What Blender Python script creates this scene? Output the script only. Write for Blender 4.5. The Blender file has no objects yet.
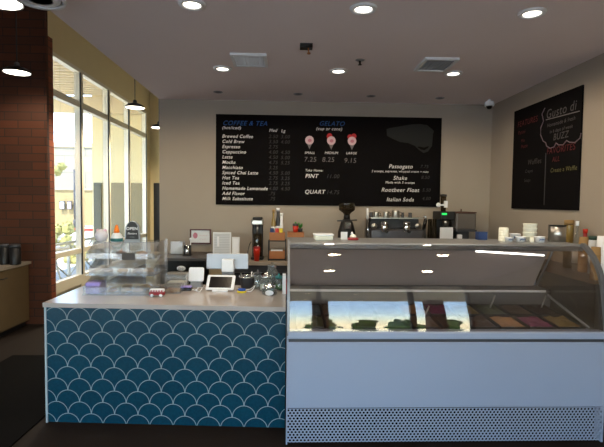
import bpy, bmesh, math, random
from mathutils import Vector, Matrix
random.seed(7)
S = bpy.context.scene
C = S.collection
PI = math.pi

# ---------------------------------------------------------------- camera, world, sun, exposure
PITCH, YAW, ROLL, EYE, F = .047, .035, .011, 1.55, 461.0
cam_d = bpy.data.cameras.new('camera'); cam = bpy.data.objects.new('camera', cam_d); C.objects.link(cam)
cam_d.sensor_width = 36; cam_d.lens = F / 604 * 36; cam_d.clip_start = .02; cam_d.clip_end = 400
cam.matrix_world = (Matrix.Translation((0, 0, EYE)) @ Matrix.Rotation(-YAW, 4, 'Z')
                    @ Matrix.Rotation(PI/2 - PITCH, 4, 'X') @ Matrix.Rotation(ROLL, 4, 'Z'))
S.camera = cam
S.view_settings.view_transform = 'Standard'; S.view_settings.look = 'None'
S.view_settings.gamma = 1; S.view_settings.use_curve_mapping = False
S.view_settings.exposure = 0.43
w = bpy.data.worlds.new('sky'); S.world = w; w.use_nodes = True
nt = w.node_tree; bg = nt.nodes['Background']
sky = nt.nodes.new('ShaderNodeTexSky'); sky.sky_type = 'NISHITA'; sky.sun_disc = False
sky.sun_elevation = math.radians(58); sky.sun_rotation = math.radians(204); sky.dust_density = .0; sky.ozone_density = 1.6; sky.air_density = 1.0
nt.links.new(sky.outputs[0], bg.inputs[0]); bg.inputs[1].default_value = .95
sun_d = bpy.data.lights.new('sun', 'SUN'); sun_d.energy = 11; sun_d.angle = .01; sun_d.color = (1, .95, .86)
sun = bpy.data.objects.new('sun', sun_d); C.objects.link(sun)
sun.rotation_euler = (math.radians(32), 0, math.radians(-24)); sun.location = (0, -10, 20)

# ---------------------------------------------------------------- helpers
def ray(u, v):
    X2, Y2 = u - 302, v - 223.5
    X = math.cos(ROLL)*X2 + math.sin(ROLL)*Y2; Y = -math.sin(ROLL)*X2 + math.cos(ROLL)*Y2
    cx, up = X/F, -Y/F
    cy = math.cos(PITCH) + math.sin(PITCH)*up; z = -math.sin(PITCH) + math.cos(PITCH)*up
    return Vector((math.cos(YAW)*cx + math.sin(YAW)*cy, -math.sin(YAW)*cx + math.cos(YAW)*cy, z))
def at(u, v, X=None, Y=None, Z=None):          # a measured point of the photo on a known plane of the room
    r = ray(u, v)
    t = X/r.x if X is not None else Y/r.y if Y is not None else (Z - EYE)/r.z
    return Vector((0, 0, EYE)) + r*t
def srgb(c):
    if isinstance(c, str):
        c = [int(c[i:i+2], 16)/255 for i in (0, 2, 4)]
    return tuple((x/12.92 if x <= .04045 else ((x+.055)/1.055)**2.4) for x in c) + (1,)

class MB:
    def __init__(s): s.v = []; s.f = []; s.sm = []
    def add(s, vs, fs, smooth=False):
        b = len(s.v); s.v += [Vector(v) for v in vs]
        for f in fs: s.f.append([b+i for i in f]); s.sm.append(smooth)
        return s
    def box(s, x0, x1, y0, y1, z0, z1, M=None):
        vs = [Vector(p) for p in ((x0,y0,z0),(x1,y0,z0),(x1,y1,z0),(x0,y1,z0),(x0,y0,z1),(x1,y0,z1),(x1,y1,z1),(x0,y1,z1))]
        if M: vs = [M @ v for v in vs]
        return s.add(vs, [(0,3,2,1),(4,5,6,7),(0,1,5,4),(1,2,6,5),(2,3,7,6),(3,0,4,7)])
    def rbox(s, x0, x1, y0, y1, z0, z1, r, M=None, n=4):     # box with rounded corners in plan and eased top and bottom
        def ring(z, ins):
            out = []; rr = max(r-ins, .0005)
            for cx, cy, a0 in ((x1-r,y1-r,0),(x0+r,y1-r,PI/2),(x0+r,y0+r,PI),(x1-r,y0+r,1.5*PI)):
                for k in range(n+1):
                    a = a0 + k*PI/2/n; out.append((cx+rr*math.cos(a), cy+rr*math.sin(a), z))
            return out
        e = min(r*.5, (z1-z0)*.3)
        rings = [ring(z0, e), ring(z0+e, 0), ring(z1-e, 0), ring(z1, e)]
        m = len(rings[0]); vs = [Vector(p) for q in rings for p in q]
        if M: vs = [M @ v for v in vs]
        fs = [tuple(range(m-1, -1, -1)), tuple(range(3*m, 4*m))]
        for k in range(3):
            for i in range(m): j = (i+1) % m; fs.append((k*m+i, k*m+j, (k+1)*m+j, (k+1)*m+i))
        return s.add(vs, fs)
    def lathe(s, prof, c=(0,0,0), n=24, M=None, smooth=True, sx=1, sy=1):
        vs = []; fs = []; m = len(prof)
        for i in range(n):
            a = 2*PI*i/n
            for r, z in prof: vs.append(Vector((c[0]+r*sx*math.cos(a), c[1]+r*sy*math.sin(a), c[2]+z)))
        if M: vs = [M @ v for v in vs]
        for i in range(n):
            j = (i+1) % n
            for k in range(m-1): fs.append((i*m+k, j*m+k, j*m+k+1, i*m+k+1))
        s.add(vs, fs, smooth)
        if prof[0] == prof[-1]: return s
        b = len(s.v) - len(vs)
        if prof[0][0] > 1e-5: s.f.append([b+i*m for i in range(n-1, -1, -1)]); s.sm.append(False)
        if prof[-1][0] > 1e-5: s.f.append([b+i*m+m-1 for i in range(n)]); s.sm.append(False)
        return s
    def tube(s, pts, r, n=8):
        pts = [Vector(p) for p in pts]; vs = []; fs = []
        for i, p in enumerate(pts):
            d = (pts[min(i+1, len(pts)-1)] - pts[max(i-1, 0)]).normalized()
            a = d.cross(Vector((0,0,1))) if abs(d.z) < .95 else d.cross(Vector((1,0,0)))
            a.normalize(); b = d.cross(a)
            rr = r[i] if isinstance(r, (list, tuple)) else r
            for k in range(n):
                t = 2*PI*k/n; vs.append(p + a*rr*math.cos(t) + b*rr*math.sin(t))
        for i in range(len(pts)-1):
            for k in range(n):
                l = (k+1) % n; fs.append((i*n+k, i*n+l, (i+1)*n+l, (i+1)*n+k))
        fs.append(tuple(range(n-1, -1, -1))); fs.append(tuple((len(pts)-1)*n + k for k in range(n)))
        return s.add(vs, fs, True)
    def prism_x(s, prof, x0, x1):                 # closed outline in (y, z), run along x
        m = len(prof); vs = [(x0, y, z) for y, z in prof] + [(x1, y, z) for y, z in prof]
        fs = [tuple(range(m-1, -1, -1)), tuple(range(m, 2*m))]
        for i in range(m): j = (i+1) % m; fs.append((i, j, m+j, m+i))
        return s.add(vs, fs)
    def prism_y(s, prof, y0, y1):                 # closed outline in (x, z)
        m = len(prof); vs = [(x, y0, z) for x, z in prof] + [(x, y1, z) for x, z in prof]
        fs = [tuple(range(m)), tuple(range(2*m-1, m-1, -1))]
        for i in range(m): j = (i+1) % m; fs.append((j, i, m+i, m+j))
        return s.add(vs, fs)
    def sheet(s, line, x0, x1, t):                # a bent strip of thickness t following a (y, z) line
        off = []
        for i, (y, z) in enumerate(line):
            a = line[max(i-1, 0)]; b = line[min(i+1, len(line)-1)]
            d = Vector((b[0]-a[0], b[1]-a[1])).normalized(); off.append((y + d.y*t, z - d.x*t))
        m = len(line); L = list(line) + off
        vs = [(x0, y, z) for y, z in L] + [(x1, y, z) for y, z in L]; fs = []
        caps = []
        for i in range(m-1):
            fs += [(i, i+1, 2*m+i+1, 2*m+i), (m+i+1, m+i, 3*m+i, 3*m+i+1)]
            caps += [(i+1, i, m+i, m+i+1), (2*m+i, 2*m+i+1, 3*m+i+1, 3*m+i)]
        caps += [(0, 2*m, 3*m, m), (m-1, 2*m-1, 4*m-1, 3*m-1)]
        n0 = []                                   # outer and inner skin on their own points, so the shading stays true to the bend
        s.add(vs, fs, True); return s.add(vs, caps, False)

def tag(o, label=None, cat=None, group=None, kind=None):
    if label: o['label'] = label
    if cat: o['category'] = cat
    if group: o['group'] = group
    if kind: o['kind'] = kind
    return o
def thing(name, loc, label, cat, group=None):
    o = bpy.data.objects.new(name, None); C.objects.link(o); o.location = loc; o['loc'] = list(loc); o.empty_display_size = .1
    return tag(o, label, cat, group)
def root_loc(o):
    p = Vector((0, 0, 0))
    while o: p += o.location; o = o.parent
    return p
def part(name, mb, m, parent=None, label=None):
    me = bpy.data.meshes.new(name)
    o = bpy.data.objects.new(name, me); C.objects.link(o)
    if parent is not None:
        base = root_loc(parent); o.parent = parent
    else:
        xs = [v.x for v in mb.v]; ys = [v.y for v in mb.v]; zs = [v.z for v in mb.v]
        base = Vector(((min(xs)+max(xs))/2, (min(ys)+max(ys))/2, min(zs))); o.location = base
    me.from_pydata([v - base for v in mb.v], [], mb.f)
    for p, sm in zip(me.polygons, mb.sm): p.use_smooth = sm
    bm = bmesh.new(); bm.from_mesh(me); bmesh.ops.recalc_face_normals(bm, faces=bm.faces); bm.to_mesh(me); bm.free()
    me.materials.append(m); me.update()
    if label: o['label'] = label
    return o
def struct(name, mb, m, parent=None):
    o = part(name, mb, m, parent); o['kind'] = 'structure' if parent is None else o.get('kind', 'structure'); return o

# ---------------------------------------------------------------- materials
def mat(name, col, rough=.6, metal=0, noise=0, scale=8, spec=.5, emit=0, bump=0, bscale=60):
    m = bpy.data.materials.new(name); m.use_nodes = True; n = m.node_tree; b = n.nodes['Principled BSDF']
    c = srgb(col); b.inputs['Base Color'].default_value = c
    b.inputs['Roughness'].default_value = rough; b.inputs['Metallic'].default_value = metal
    b.inputs['Specular IOR Level'].default_value = spec
    tc = n.nodes.new('ShaderNodeTexCoord')
    if noise:
        t = n.nodes.new('ShaderNodeTexNoise'); t.inputs['Scale'].default_value = scale; t.inputs['Detail'].default_value = 4
        n.links.new(tc.outputs['Object'], t.inputs['Vector'])
        r = n.nodes.new('ShaderNodeMapRange'); r.inputs[3].default_value = 1-noise; r.inputs[4].default_value = 1+noise
        n.links.new(t.outputs['Fac'], r.inputs[0])
        x = n.nodes.new('ShaderNodeMix'); x.data_type = 'RGBA'; x.blend_type = 'MULTIPLY'; x.inputs[0].default_value = 1
        x.inputs[6].default_value = c; n.links.new(r.outputs[0], x.inputs[7]); n.links.new(x.outputs[2], b.inputs['Base Color'])
    if bump:
        t2 = n.nodes.new('ShaderNodeTexNoise'); t2.inputs['Scale'].default_value = bscale
        n.links.new(tc.outputs['Object'], t2.inputs['Vector'])
        bp = n.nodes.new('ShaderNodeBump'); bp.inputs['Strength'].default_value = bump; bp.inputs['Distance'].default_value = .01
        n.links.new(t2.outputs['Fac'], bp.inputs['Height']); n.links.new(bp.outputs[0], b.inputs['Normal'])
    if emit:
        b.inputs['Emission Color'].default_value = c; b.inputs['Emission Strength'].default_value = emit
    return m
def clear(name, tint='ffffff', base=.04, haze=0.0, rough=0.0, hazecol='e8ecee'):
    m = bpy.data.materials.new(name); m.use_nodes = True; n = m.node_tree; n.nodes.clear()
    out = n.nodes.new('ShaderNodeOutputMaterial'); tr = n.nodes.new('ShaderNodeBsdfTransparent'); gl = n.nodes.new('ShaderNodeBsdfGlossy')
    tr.inputs[0].default_value = srgb(tint); gl.inputs['Roughness'].default_value = rough
    lw = n.nodes.new('ShaderNodeLayerWeight'); lw.inputs[0].default_value = .5
    p = n.nodes.new('ShaderNodeMath'); p.operation = 'POWER'; p.inputs[1].default_value = 5; n.links.new(lw.outputs['Facing'], p.inputs[0])
    q = n.nodes.new('ShaderNodeMath'); q.operation = 'MULTIPLY_ADD'; q.inputs[1].default_value = .85; q.inputs[2].default_value = base
    n.links.new(p.outputs[0], q.inputs[0])
    mx = n.nodes.new('ShaderNodeMixShader'); n.links.new(q.outputs[0], mx.inputs[0]); n.links.new(gl.outputs[0], mx.inputs[2])
    src = tr.outputs[0]
    if haze:
        df = n.nodes.new('ShaderNodeBsdfDiffuse'); df.inputs[0].default_value = srgb(hazecol)
        m2 = n.nodes.new('ShaderNodeMixShader'); m2.inputs[0].default_value = haze
        n.links.new(tr.outputs[0], m2.inputs[1]); n.links.new(df.outputs[0], m2.inputs[2]); src = m2.outputs[0]
    n.links.new(src, mx.inputs[1]); n.links.new(mx.outputs[0], out.inputs[0])
    return m
def emis(name, col, s):
    m = bpy.data.materials.new(name); m.use_nodes = True; n = m.node_tree; n.nodes.clear()
    o = n.nodes.new('ShaderNodeOutputMaterial'); e = n.nodes.new('ShaderNodeEmission'); e.inputs[0].default_value = srgb(col); e.inputs[1].default_value = s
    n.links.new(e.outputs[0], o.inputs[0]); return m
def brick(name, c1, c2, mort, bw, bh, off=(0,0,0), axis='xz', rough=.85, ms=.006):
    m = mat(name, c1, rough); n = m.node_tree; b = n.nodes['Principled BSDF']
    tc = n.nodes.new('ShaderNodeTexCoord'); sp = n.nodes.new('ShaderNodeSeparateXYZ'); cb = n.nodes.new('ShaderNodeCombineXYZ')
    n.links.new(tc.outputs['Object'], sp.inputs[0])
    n.links.new(sp.outputs['XYZ'.index(axis[0].upper())], cb.inputs[0]); n.links.new(sp.outputs[2], cb.inputs[1])
    t = n.nodes.new('ShaderNodeTexBrick'); n.links.new(cb.outputs[0], t.inputs[0])
    t.inputs['Color1'].default_value = srgb(c1); t.inputs['Color2'].default_value = srgb(c2); t.inputs['Mortar'].default_value = srgb(mort)
    t.inputs['Scale'].default_value = 1; t.inputs['Brick Width'].default_value = bw; t.inputs['Row Height'].default_value = bh
    t.inputs['Mortar Size'].default_value = ms; t.inputs['Mortar Smooth'].default_value = .3
    n.links.new(t.outputs[0], b.inputs[0]); return m
def mnode(n, op, a, b=None, c=None):
    x = n.nodes.new('ShaderNodeMath'); x.operation = op
    for i, q in enumerate((a, b, c)):
        if q is None: continue
        if isinstance(q, (int, float)): x.inputs[i].default_value = q
        else: n.links.new(q, x.inputs[i])
    return x.outputs[0]

M = {}
M['wall'] = mat('warm_plaster', 'a0968a', .9, noise=.04, scale=3, bump=.15, bscale=120)
M['wall_yellow'] = mat('ochre_plaster', 'e8d8aa', .9, noise=.04, scale=3, bump=.15, bscale=120)
M['ceiling'] = mat('painted_ceiling', 'e2d6d6', .9, noise=.03, scale=2, bump=.1, bscale=150)
M['ext_wall'] = mat('stucco', 'd8c8a0', .95, noise=.06, scale=5)
M['alu'] = mat('anodised_frame', 'f0e8d0', .45, 0, noise=.05)
M['black'] = mat('matt_black', '121214', .5, noise=.1)
M['gloss_black'] = mat('gloss_black', '0c0c0e', .2)
M['board'] = mat('chalkboard', '0a080a', .85, spec=.12, noise=.15, scale=4)
M['glass'] = clear('window_glass', 'fafafa', .04)
M['case_glass'] = clear('case_glass', 'efecea', .062)
M['acrylic'] = clear('clear_acrylic', 'f4f4f4', .1, haze=.08)
M['jar_glass'] = clear('jar_glass', 'e8eeee', .09, haze=.06)
M['white'] = mat('white_plastic', 'e6e8ec', .35)
M['paper'] = mat('paper', 'dcdfe2', .8, noise=.03, scale=20)
M['grey'] = mat('grey_plastic', '8b8f94', .4)
M['dark_grey'] = mat('dark_grey', '3a3b3f', .5, noise=.06)
M['steel'] = mat('brushed_steel', 'b4b2ae', .28, 1, noise=.06, scale=30)
M['chrome'] = mat('chrome', 'd8d8d8', .08, 1)
M['case_metal'] = mat('case_powder_coat', '85878a', .4, .35, noise=.03)
M['case_white'] = mat('case_white_panel', '929db4', .45, noise=.02, scale=3)
M['case_inner'] = mat('case_inner_steel', 'c2b4b0', .45, .15, noise=.05, scale=6)
M['marble'] = mat('pale_marble', 'aea6a2', .18, noise=.12, scale=5)
M['grout'] = mat('edge_trim', 'a9b6bd', .5)
M['wood'] = mat('light_wood', '9b8a6a', .6, noise=.12, scale=10)
M['orange_wood'] = mat('orange_wood', 'a0683c', .6, noise=.15, scale=14)
M['cap_wood'] = mat('dark_counter', '3b332e', .35, noise=.15, scale=12)
M['butcher'] = mat('grey_wood_counter', '9d9284', .45, noise=.12, scale=9)
M['red'] = mat('red_plastic', 'c02a16', .35)
M['dark_red'] = mat('dark_red', '8c1c22', .5)
M['blue'] = mat('blue_tape', '1c50b0', .5)
M['yellow'] = mat('yellow_tape', 'd8c018', .5)
M['navy'] = mat('navy_card', '1c3566', .6)
M['teal'] = mat('teal_band', '1c6a6c', .5)
M['green'] = mat('leaf_green', '3f8a34', .6, noise=.25, scale=30)
M['orange'] = mat('orange_plastic', 'ee7a10', .4)
M['tan'] = mat('tan_paper_cup', '94764a', .7, noise=.08)
M['cream'] = mat('cream_paper', 'efeede', .7, noise=.03)
M['purple'] = mat('lilac_paper', '9c8fd8', .7, noise=.15, scale=20)
M['pastry'] = mat('baked_pastry', 'b08a5c', .8, noise=.3, scale=25, bump=.4)
M['brown'] = mat('dark_chocolate', '4c2c22', .7, noise=.3, scale=25, bump=.4)
M['hopper'] = clear('smoked_hopper', '9a9080', .06, haze=.25, hazecol='4a4334')
M['bulb'] = emis('lamp_glow', 'fff6e6', 7.0)
M['pan_steel'] = mat('pan_steel', '4c4a48', .45, .6)
M['end_metal'] = mat('end_metal', '626468', .4, .3)
M['plinth'] = mat('plinth_black', '040404', 1, spec=0)
M['led'] = emis('tube_glow', 'f4f4f0', 5)
M['green_led'] = emis('green_display', '30d060', 1.2)
M['chalk_white'] = mat('chalk_white', 'e6e4e4', .9)
M['chalk_dim'] = mat('chalk_faint', '3c3a3b', .9)
M['chalk_grey'] = mat('chalk_grey', '6e6a6c', .9)
M['chalk_mid'] = mat('chalk_mid', '4e4b4e', .9)
M['chalk_rosegrey'] = mat('chalk_rose_grey', '6e5e66', .9)
M['chalk_blue'] = mat('chalk_blue', '24508c', .9)
M['chalk_red'] = mat('chalk_red', '521419', .9)
M['chalk_red2'] = mat('chalk_bright_red', 'b02a30', .9)
M['chalk_pink'] = mat('chalk_pink', 'cdb0b8', .9)
M['chalk_rose'] = mat('chalk_rose', 'b8788a', .9)
M['chalk_yellow'] = mat('chalk_yellow', '66623f', .9)
M['smudge'] = mat('chalk_smudge', '1f2121', .95, noise=.1, scale=20)
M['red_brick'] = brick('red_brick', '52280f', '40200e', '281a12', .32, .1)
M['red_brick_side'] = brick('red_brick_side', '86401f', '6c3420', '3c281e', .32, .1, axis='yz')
M['floor'] = mat('brown_floor', '211914', .8, spec=.2, noise=.25, scale=3, bump=.1)
M['mat'] = mat('black_rubber_mat', '080708', .95, spec=.1, noise=.2, scale=30)
M['pave'] = mat('sunlit_concrete', 'b8b4aa', .95, noise=.05, scale=.6)
M['far_wall'] = brick('far_block_wall', '8f8878', '8b8474', '6e6a5e', 3.0, 1.2, axis='xz', ms=.03)
M['foliage'] = mat('foliage', '5e7a34', .9, noise=.45, scale=3)
M['foliage_y'] = mat('yellow_foliage', '8c8850', .9, noise=.35, scale=4)
M['trunk'] = mat('bark', '5a4632', .9, noise=.2, scale=8)
M['patio_metal'] = mat('patio_metal', 'c4c0b0', .6)
M['slat'] = mat('patio_slat', 'dccba6', .7, noise=.05)
M['red_curb'] = mat('red_curb', 'b02820', .8)

def tile_mat():                                   # fish scale glaze with pale grout: domes overlap the row above
    m = mat('fish_scale_tile', '0f4460', .18); n = m.node_tree; b = n.nodes['Principled BSDF']
    W, R = .1633, .0822
    tc = n.nodes.new('ShaderNodeTexCoord'); sp = n.nodes.new('ShaderNodeSeparateXYZ'); n.links.new(tc.outputs['Object'], sp.inputs[0])
    x = mnode(n, 'ADD', sp.outputs[0], TILE_X); z = mnode(n, 'ADD', sp.outputs[2], TILE_Z)
    zr = mnode(n, 'DIVIDE', z, R); row = mnode(n, 'FLOOR', zr); t = mnode(n, 'MULTIPLY', mnode(n, 'SUBTRACT', zr, row), R)
    par = mnode(n, 'MULTIPLY', mnode(n, 'FLOORED_MODULO', row, 2), .5)
    xr = mnode(n, 'ADD', mnode(n, 'DIVIDE', x, W), par); col = mnode(n, 'FLOOR', xr)
    dx = mnode(n, 'MULTIPLY', mnode(n, 'SUBTRACT', mnode(n, 'SUBTRACT', xr, col), .5), W)
    d = mnode(n, 'SQRT', mnode(n, 'ADD', mnode(n, 'MULTIPLY', dx, dx), mnode(n, 'MULTIPLY', t, t)))
    e = mnode(n, 'ABSOLUTE', mnode(n, 'SUBTRACT', d, R-.002))
    inside = mnode(n, 'LESS_THAN', d, R)
    # identity of the scale: this row when inside, otherwise the one above, shifted by half
    rid = mnode(n, 'ADD', row, mnode(n, 'SUBTRACT', 1, inside))
    cid = mnode(n, 'FLOOR', mnode(n, 'ADD', mnode(n, 'DIVIDE', x, W), mnode(n, 'MULTIPLY', mnode(n, 'FLOORED_MODULO', rid, 2), .5)))
    cb = n.nodes.new('ShaderNodeCombineXYZ'); n.links.new(rid, cb.inputs[0]); n.links.new(cid, cb.inputs[1])
    wn = n.nodes.new('ShaderNodeTexWhiteNoise'); wn.noise_dimensions = '3D'; n.links.new(cb.outputs[0], wn.inputs[0])
    ns = n.nodes.new('ShaderNodeTexNoise'); ns.inputs['Scale'].default_value = 60; ns.inputs['Detail'].default_value = 5; n.links.new(tc.outputs['Object'], ns.inputs[0])
    vr = mnode(n, 'ADD', mnode(n, 'MULTIPLY', wn.outputs[0], .2), mnode(n, 'MULTIPLY', ns.outputs['Fac'], .8))
    rp = n.nodes.new('ShaderNodeValToRGB'); n.links.new(vr, rp.inputs[0])
    rp.color_ramp.elements[0].position = .2; rp.color_ramp.elements[0].color = srgb('063448')
    rp.color_ramp.elements[1].position = .8; rp.color_ramp.elements[1].color = srgb('0a4357')
    g = mnode(n, 'LESS_THAN', e, .0027)
    mx = n.nodes.new('ShaderNodeMix'); mx.data_type = 'RGBA'; n.links.new(g, mx.inputs[0]); n.links.new(rp.outputs[0], mx.inputs[6]); mx.inputs[7].default_value = srgb('7f8f94')
    n.links.new(mx.outputs[2], b.inputs[0])
    rg = mnode(n, 'MULTIPLY_ADD', g, .6, .25); n.links.new(rg, b.inputs['Roughness'])
    bp = n.nodes.new('ShaderNodeBump'); bp.inputs['Strength'].default_value = .35; bp.inputs['Distance'].default_value = .004
    n.links.new(mnode(n, 'SUBTRACT', mnode(n, 'MULTIPLY', ns.outputs['Fac'], .3), g), bp.inputs['Height']); n.links.new(bp.outputs[0], b.inputs['Normal'])
    return m
def perf_mat():                                   # staggered round holes in the kick panel
    m = mat('perforated_panel', '929db4', .45); n = m.node_tree; b = n.nodes['Principled BSDF']
    W, R = .0236, .0178
    tc = n.nodes.new('ShaderNodeTexCoord'); sp = n.nodes.new('ShaderNodeSeparateXYZ'); n.links.new(tc.outputs['Object'], sp.inputs[0])
    zr = mnode(n, 'DIVIDE', mnode(n, 'ADD', sp.outputs[2], .002), R); row = mnode(n, 'FLOOR', zr)
    dz = mnode(n, 'MULTIPLY', mnode(n, 'SUBTRACT', mnode(n, 'SUBTRACT', zr, row), .5), R)
    xr = mnode(n, 'ADD', mnode(n, 'DIVIDE', mnode(n, 'ADD', sp.outputs[0], 2), W), mnode(n, 'MULTIPLY', mnode(n, 'FLOORED_MODULO', row, 2), .5))
    dx = mnode(n, 'MULTIPLY', mnode(n, 'SUBTRACT', mnode(n, 'FRACT', xr), .5), W)
    d = mnode(n, 'SQRT', mnode(n, 'ADD', mnode(n, 'MULTIPLY', dx, dx), mnode(n, 'MULTIPLY', dz, dz)))
    g = mnode(n, 'LESS_THAN', d, .0076)
    tr = n.nodes.new('ShaderNodeBsdfTransparent'); mx = n.nodes.new('ShaderNodeMixShader'); out = n.nodes['Material Output']
    n.links.new(g, mx.inputs[0]); n.links.new(b.outputs[0], mx.inputs[1]); n.links.new(tr.outputs[0], mx.inputs[2]); n.links.new(mx.outputs[0], out.inputs[0])
    return m
M['perf'] = perf_mat()
def stripes(name, c1, c2, period, axis=2, duty=.5, rough=.6):
    m = mat(name, c1, rough); n = m.node_tree; b = n.nodes['Principled BSDF']
    tc = n.nodes.new('ShaderNodeTexCoord'); sp = n.nodes.new('ShaderNodeSeparateXYZ'); n.links.new(tc.outputs['Object'], sp.inputs[0])
    g = mnode(n, 'LESS_THAN', mnode(n, 'FRACT', mnode(n, 'DIVIDE', mnode(n, 'ADD', sp.outputs[axis], 5), period)), duty)
    mx = n.nodes.new('ShaderNodeMix'); mx.data_type = 'RGBA'; n.links.new(g, mx.inputs[0]); mx.inputs[6].default_value = srgb(c1); mx.inputs[7].default_value = srgb(c2)
    n.links.new(mx.outputs[2], b.inputs[0]); return m
M['fan_fold'] = stripes('pleated_sign', 'ccd0d4', 'b4b8bc', .02)

def text_mesh(body, size, origin, facing='-y', shear=.25, align='LEFT', bold=0.0, rot=0):
    cu = bpy.data.curves.new('t', 'FONT'); cu.body = body; cu.size = size; cu.shear = shear; cu.align_x = align; cu.offset = bold*.7 if 'Q' not in body else 0; cu.space_character = 1.1
    o = bpy.data.objects.new('t', cu); C.objects.link(o)
    me = bpy.data.meshes.new_from_object(o.evaluated_get(bpy.context.evaluated_depsgraph_get()))
    mb = MB(); ox, oy, oz = origin; vs = []
    for v in me.vertices:
        x, y = v.co.x, v.co.y
        x, y = x*math.cos(rot) - y*math.sin(rot), x*math.sin(rot) + y*math.cos(rot)
        vs.append((ox + x, oy, oz + y) if facing == '-y' else (ox, oy - x, oz + y))
    mb.add(vs, [tuple(p.vertices) for p in me.polygons])
    bpy.data.objects.remove(o); bpy.data.meshes.remove(me); bpy.data.curves.remove(cu)
    return mb
def merge(*mbs):
    r = MB()
    for m in mbs:
        b = len(r.v); r.v += m.v; r.f += [[i+b for i in f] for f in m.f]; r.sm += m.sm
    return r

# ---------------------------------------------------------------- room geometry
YB, XR, H, XS, XW = 5.86, 2.62, 2.81, -1.59, -3.4
YF = -.5                                          # storefront just behind the photographer
HC = 4.7                                          # high ceiling over the left aisle
YE = 11.75                                        # far wall
struct('floor', MB().box(-5.2, 2.8, YF-.1, 5.8, -.1, 0).box(XW-.12, 2.8, 5.8, YE+.2, -.1, 0), M['floor'])
struct('ceiling', MB().box(XS, XR+.2, YF, YB+.12, H, H+.14), M['ceiling'])
struct('ceiling_high', MB().box(-5.3, XR+.3, YF-.1, 5.8, HC, HC+.15).box(XW-.12, XR+.3, 5.8, YE+.2, HC, HC+.15), M['ceiling'])
struct('trim_1', MB().box(XS, XS+.12, YF, YB+.12, H+.14, HC), M['ceiling'])      # fascia above the lowered ceiling
struct('wall_back', MB().box(XS, XR, YB, YB+.12, 0, H), M['wall'])
struct('wall_back_upper', MB().box(XS+.12, XR, YB, YB+.12, H+.14, HC), M['wall'])
struct('wall_right', MB().box(XR, XR+.2, YF-.1, YE+.2, 0, HC), M['wall'])
struct('wall_far', MB().box(-4.85, XR, YE, YE+.15, 0, HC), M['wall_yellow'])
struct('wall_left', MB().box(-5.3, -5.15, YF-.1, 5.75, 0, HC), M['wall'])
px = at(49.5, 150, Y=5.8).x
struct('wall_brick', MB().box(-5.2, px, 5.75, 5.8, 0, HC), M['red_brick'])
ztop, zfr = 3.69, 3.106
y_start = 5.8
zb = at(54, 40, X=-3.38).z
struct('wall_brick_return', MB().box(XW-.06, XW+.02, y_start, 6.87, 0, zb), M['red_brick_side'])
struct('wall_left_header', MB().box(XW-.12, XW-.02, y_start, YE, ztop, HC), M['wall_yellow'])
struct('wall_left_jamb', MB().box(XW-.12, XW-.06, y_start, 6.78, 0, ztop), M['wall_yellow'])
struct('wall_left_end', MB().box(XW-.12, XW-.02, 11.5, YE, 0, ztop), M['wall_yellow'])
# window wall: bays between mullions, each a window
ys = [6.86, 7.85, 9.04, 10.18, 11.42]
for i in range(4):
    a, b = ys[i], ys[i+1]
    wroot = bpy.data.objects.new('window_%d' % (i+1), None); C.objects.link(wroot); wroot.location = (XW, (a+b)/2, 0); wroot['kind'] = 'structure'
    fr = MB(); t = .055
    for z0, z1 in ((.28-.14, .30), (.66, .74), (zfr-.05, zfr+.05), (ztop-.06, ztop)): fr.box(XW-.1, XW, a+t, b-t, z0, z1)
    fr.box(XW-.1, XW, a, a+t, 0, ztop); fr.box(XW-.1, XW, b-t, b, 0, ztop)
    part('window_frame', fr, M['alu'], wroot)
    part('sill_panel', MB().box(XW-.08, XW-.02, a+t, b-t, 0, .14), M['alu'], wroot)
    part('gasket', MB().box(XW-.006, XW+.008, b-t-.012, b-t+.02, .3, ztop-.06), M['black'], wroot)
    for z0, z1 in ((.3, .66), (.74, zfr-.05), (zfr+.05, ztop-.06)):
        part('pane', MB().box(XW-.055, XW-.047, a+t, b-t, z0, z1), M['glass'], wroot)
# storefront behind the photographer
struct('wall_front_header', MB().box(-5.2, XR, YF-.15, YF, 2.45, HC), M['wall'])
xs = [-5.15, -3.6, -2.2, -.85, .47, 1.78, 2.62]
for i in range(6):
    a, b = xs[i], xs[i+1]
    wroot = bpy.data.objects.new('window_%d' % (i+5), None); C.objects.link(wroot); wroot.location = ((a+b)/2, YF, 0); wroot['kind'] = 'structure'
    fr = MB(); t = .035
    for z0, z1 in ((0, .12), (2.38, 2.45)): fr.box(a+t, b-t, YF-.12, YF-.02, z0, z1)
    fr.box(a, a+t, YF-.12, YF-.02, 0, 2.45); fr.box(b-t, b, YF-.12, YF-.02, 0, 2.45)
    part('window_frame', fr, M['dark_grey'], wroot)
    part('pane', MB().box(a+t, b-t, YF-.075, YF-.067, .12, 2.38), M['glass'], wroot)
for nm, sx, sy, loc, rot in (('front_portal', 7.7, 2.4, ((XR-5.15)/2, YF-.16, 1.25), (PI/2, 0, 0)),
                             ('side_portal', 4.6, 3.5, (XW-.15, 9.1, 1.9), (0, -PI/2, 0))):
    d = bpy.data.lights.new(nm, 'AREA'); d.shape = 'RECTANGLE'; d.size = sx; d.size_y = sy; d.cycles.is_portal = True
    if nm == 'side_portal': d.size, d.size_y = 3.5, 4.6
    o = bpy.data.objects.new(nm, d); C.objects.link(o); o.location = loc; o.rotation_euler = rot
# low wall end and far door
struct('door_1', MB().box(-3.32, -2.3, YE-.05, YE, .0, 1.98), M['black'])
struct('wall_low', MB().box(-1.72, XS, 5.72, YB+.12, 0, .86), M['wall_yellow'])
struct('trim_2', MB().box(-1.74, XS+.0, 5.66, YB+.14, .86, .885), M['wood'])

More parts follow.
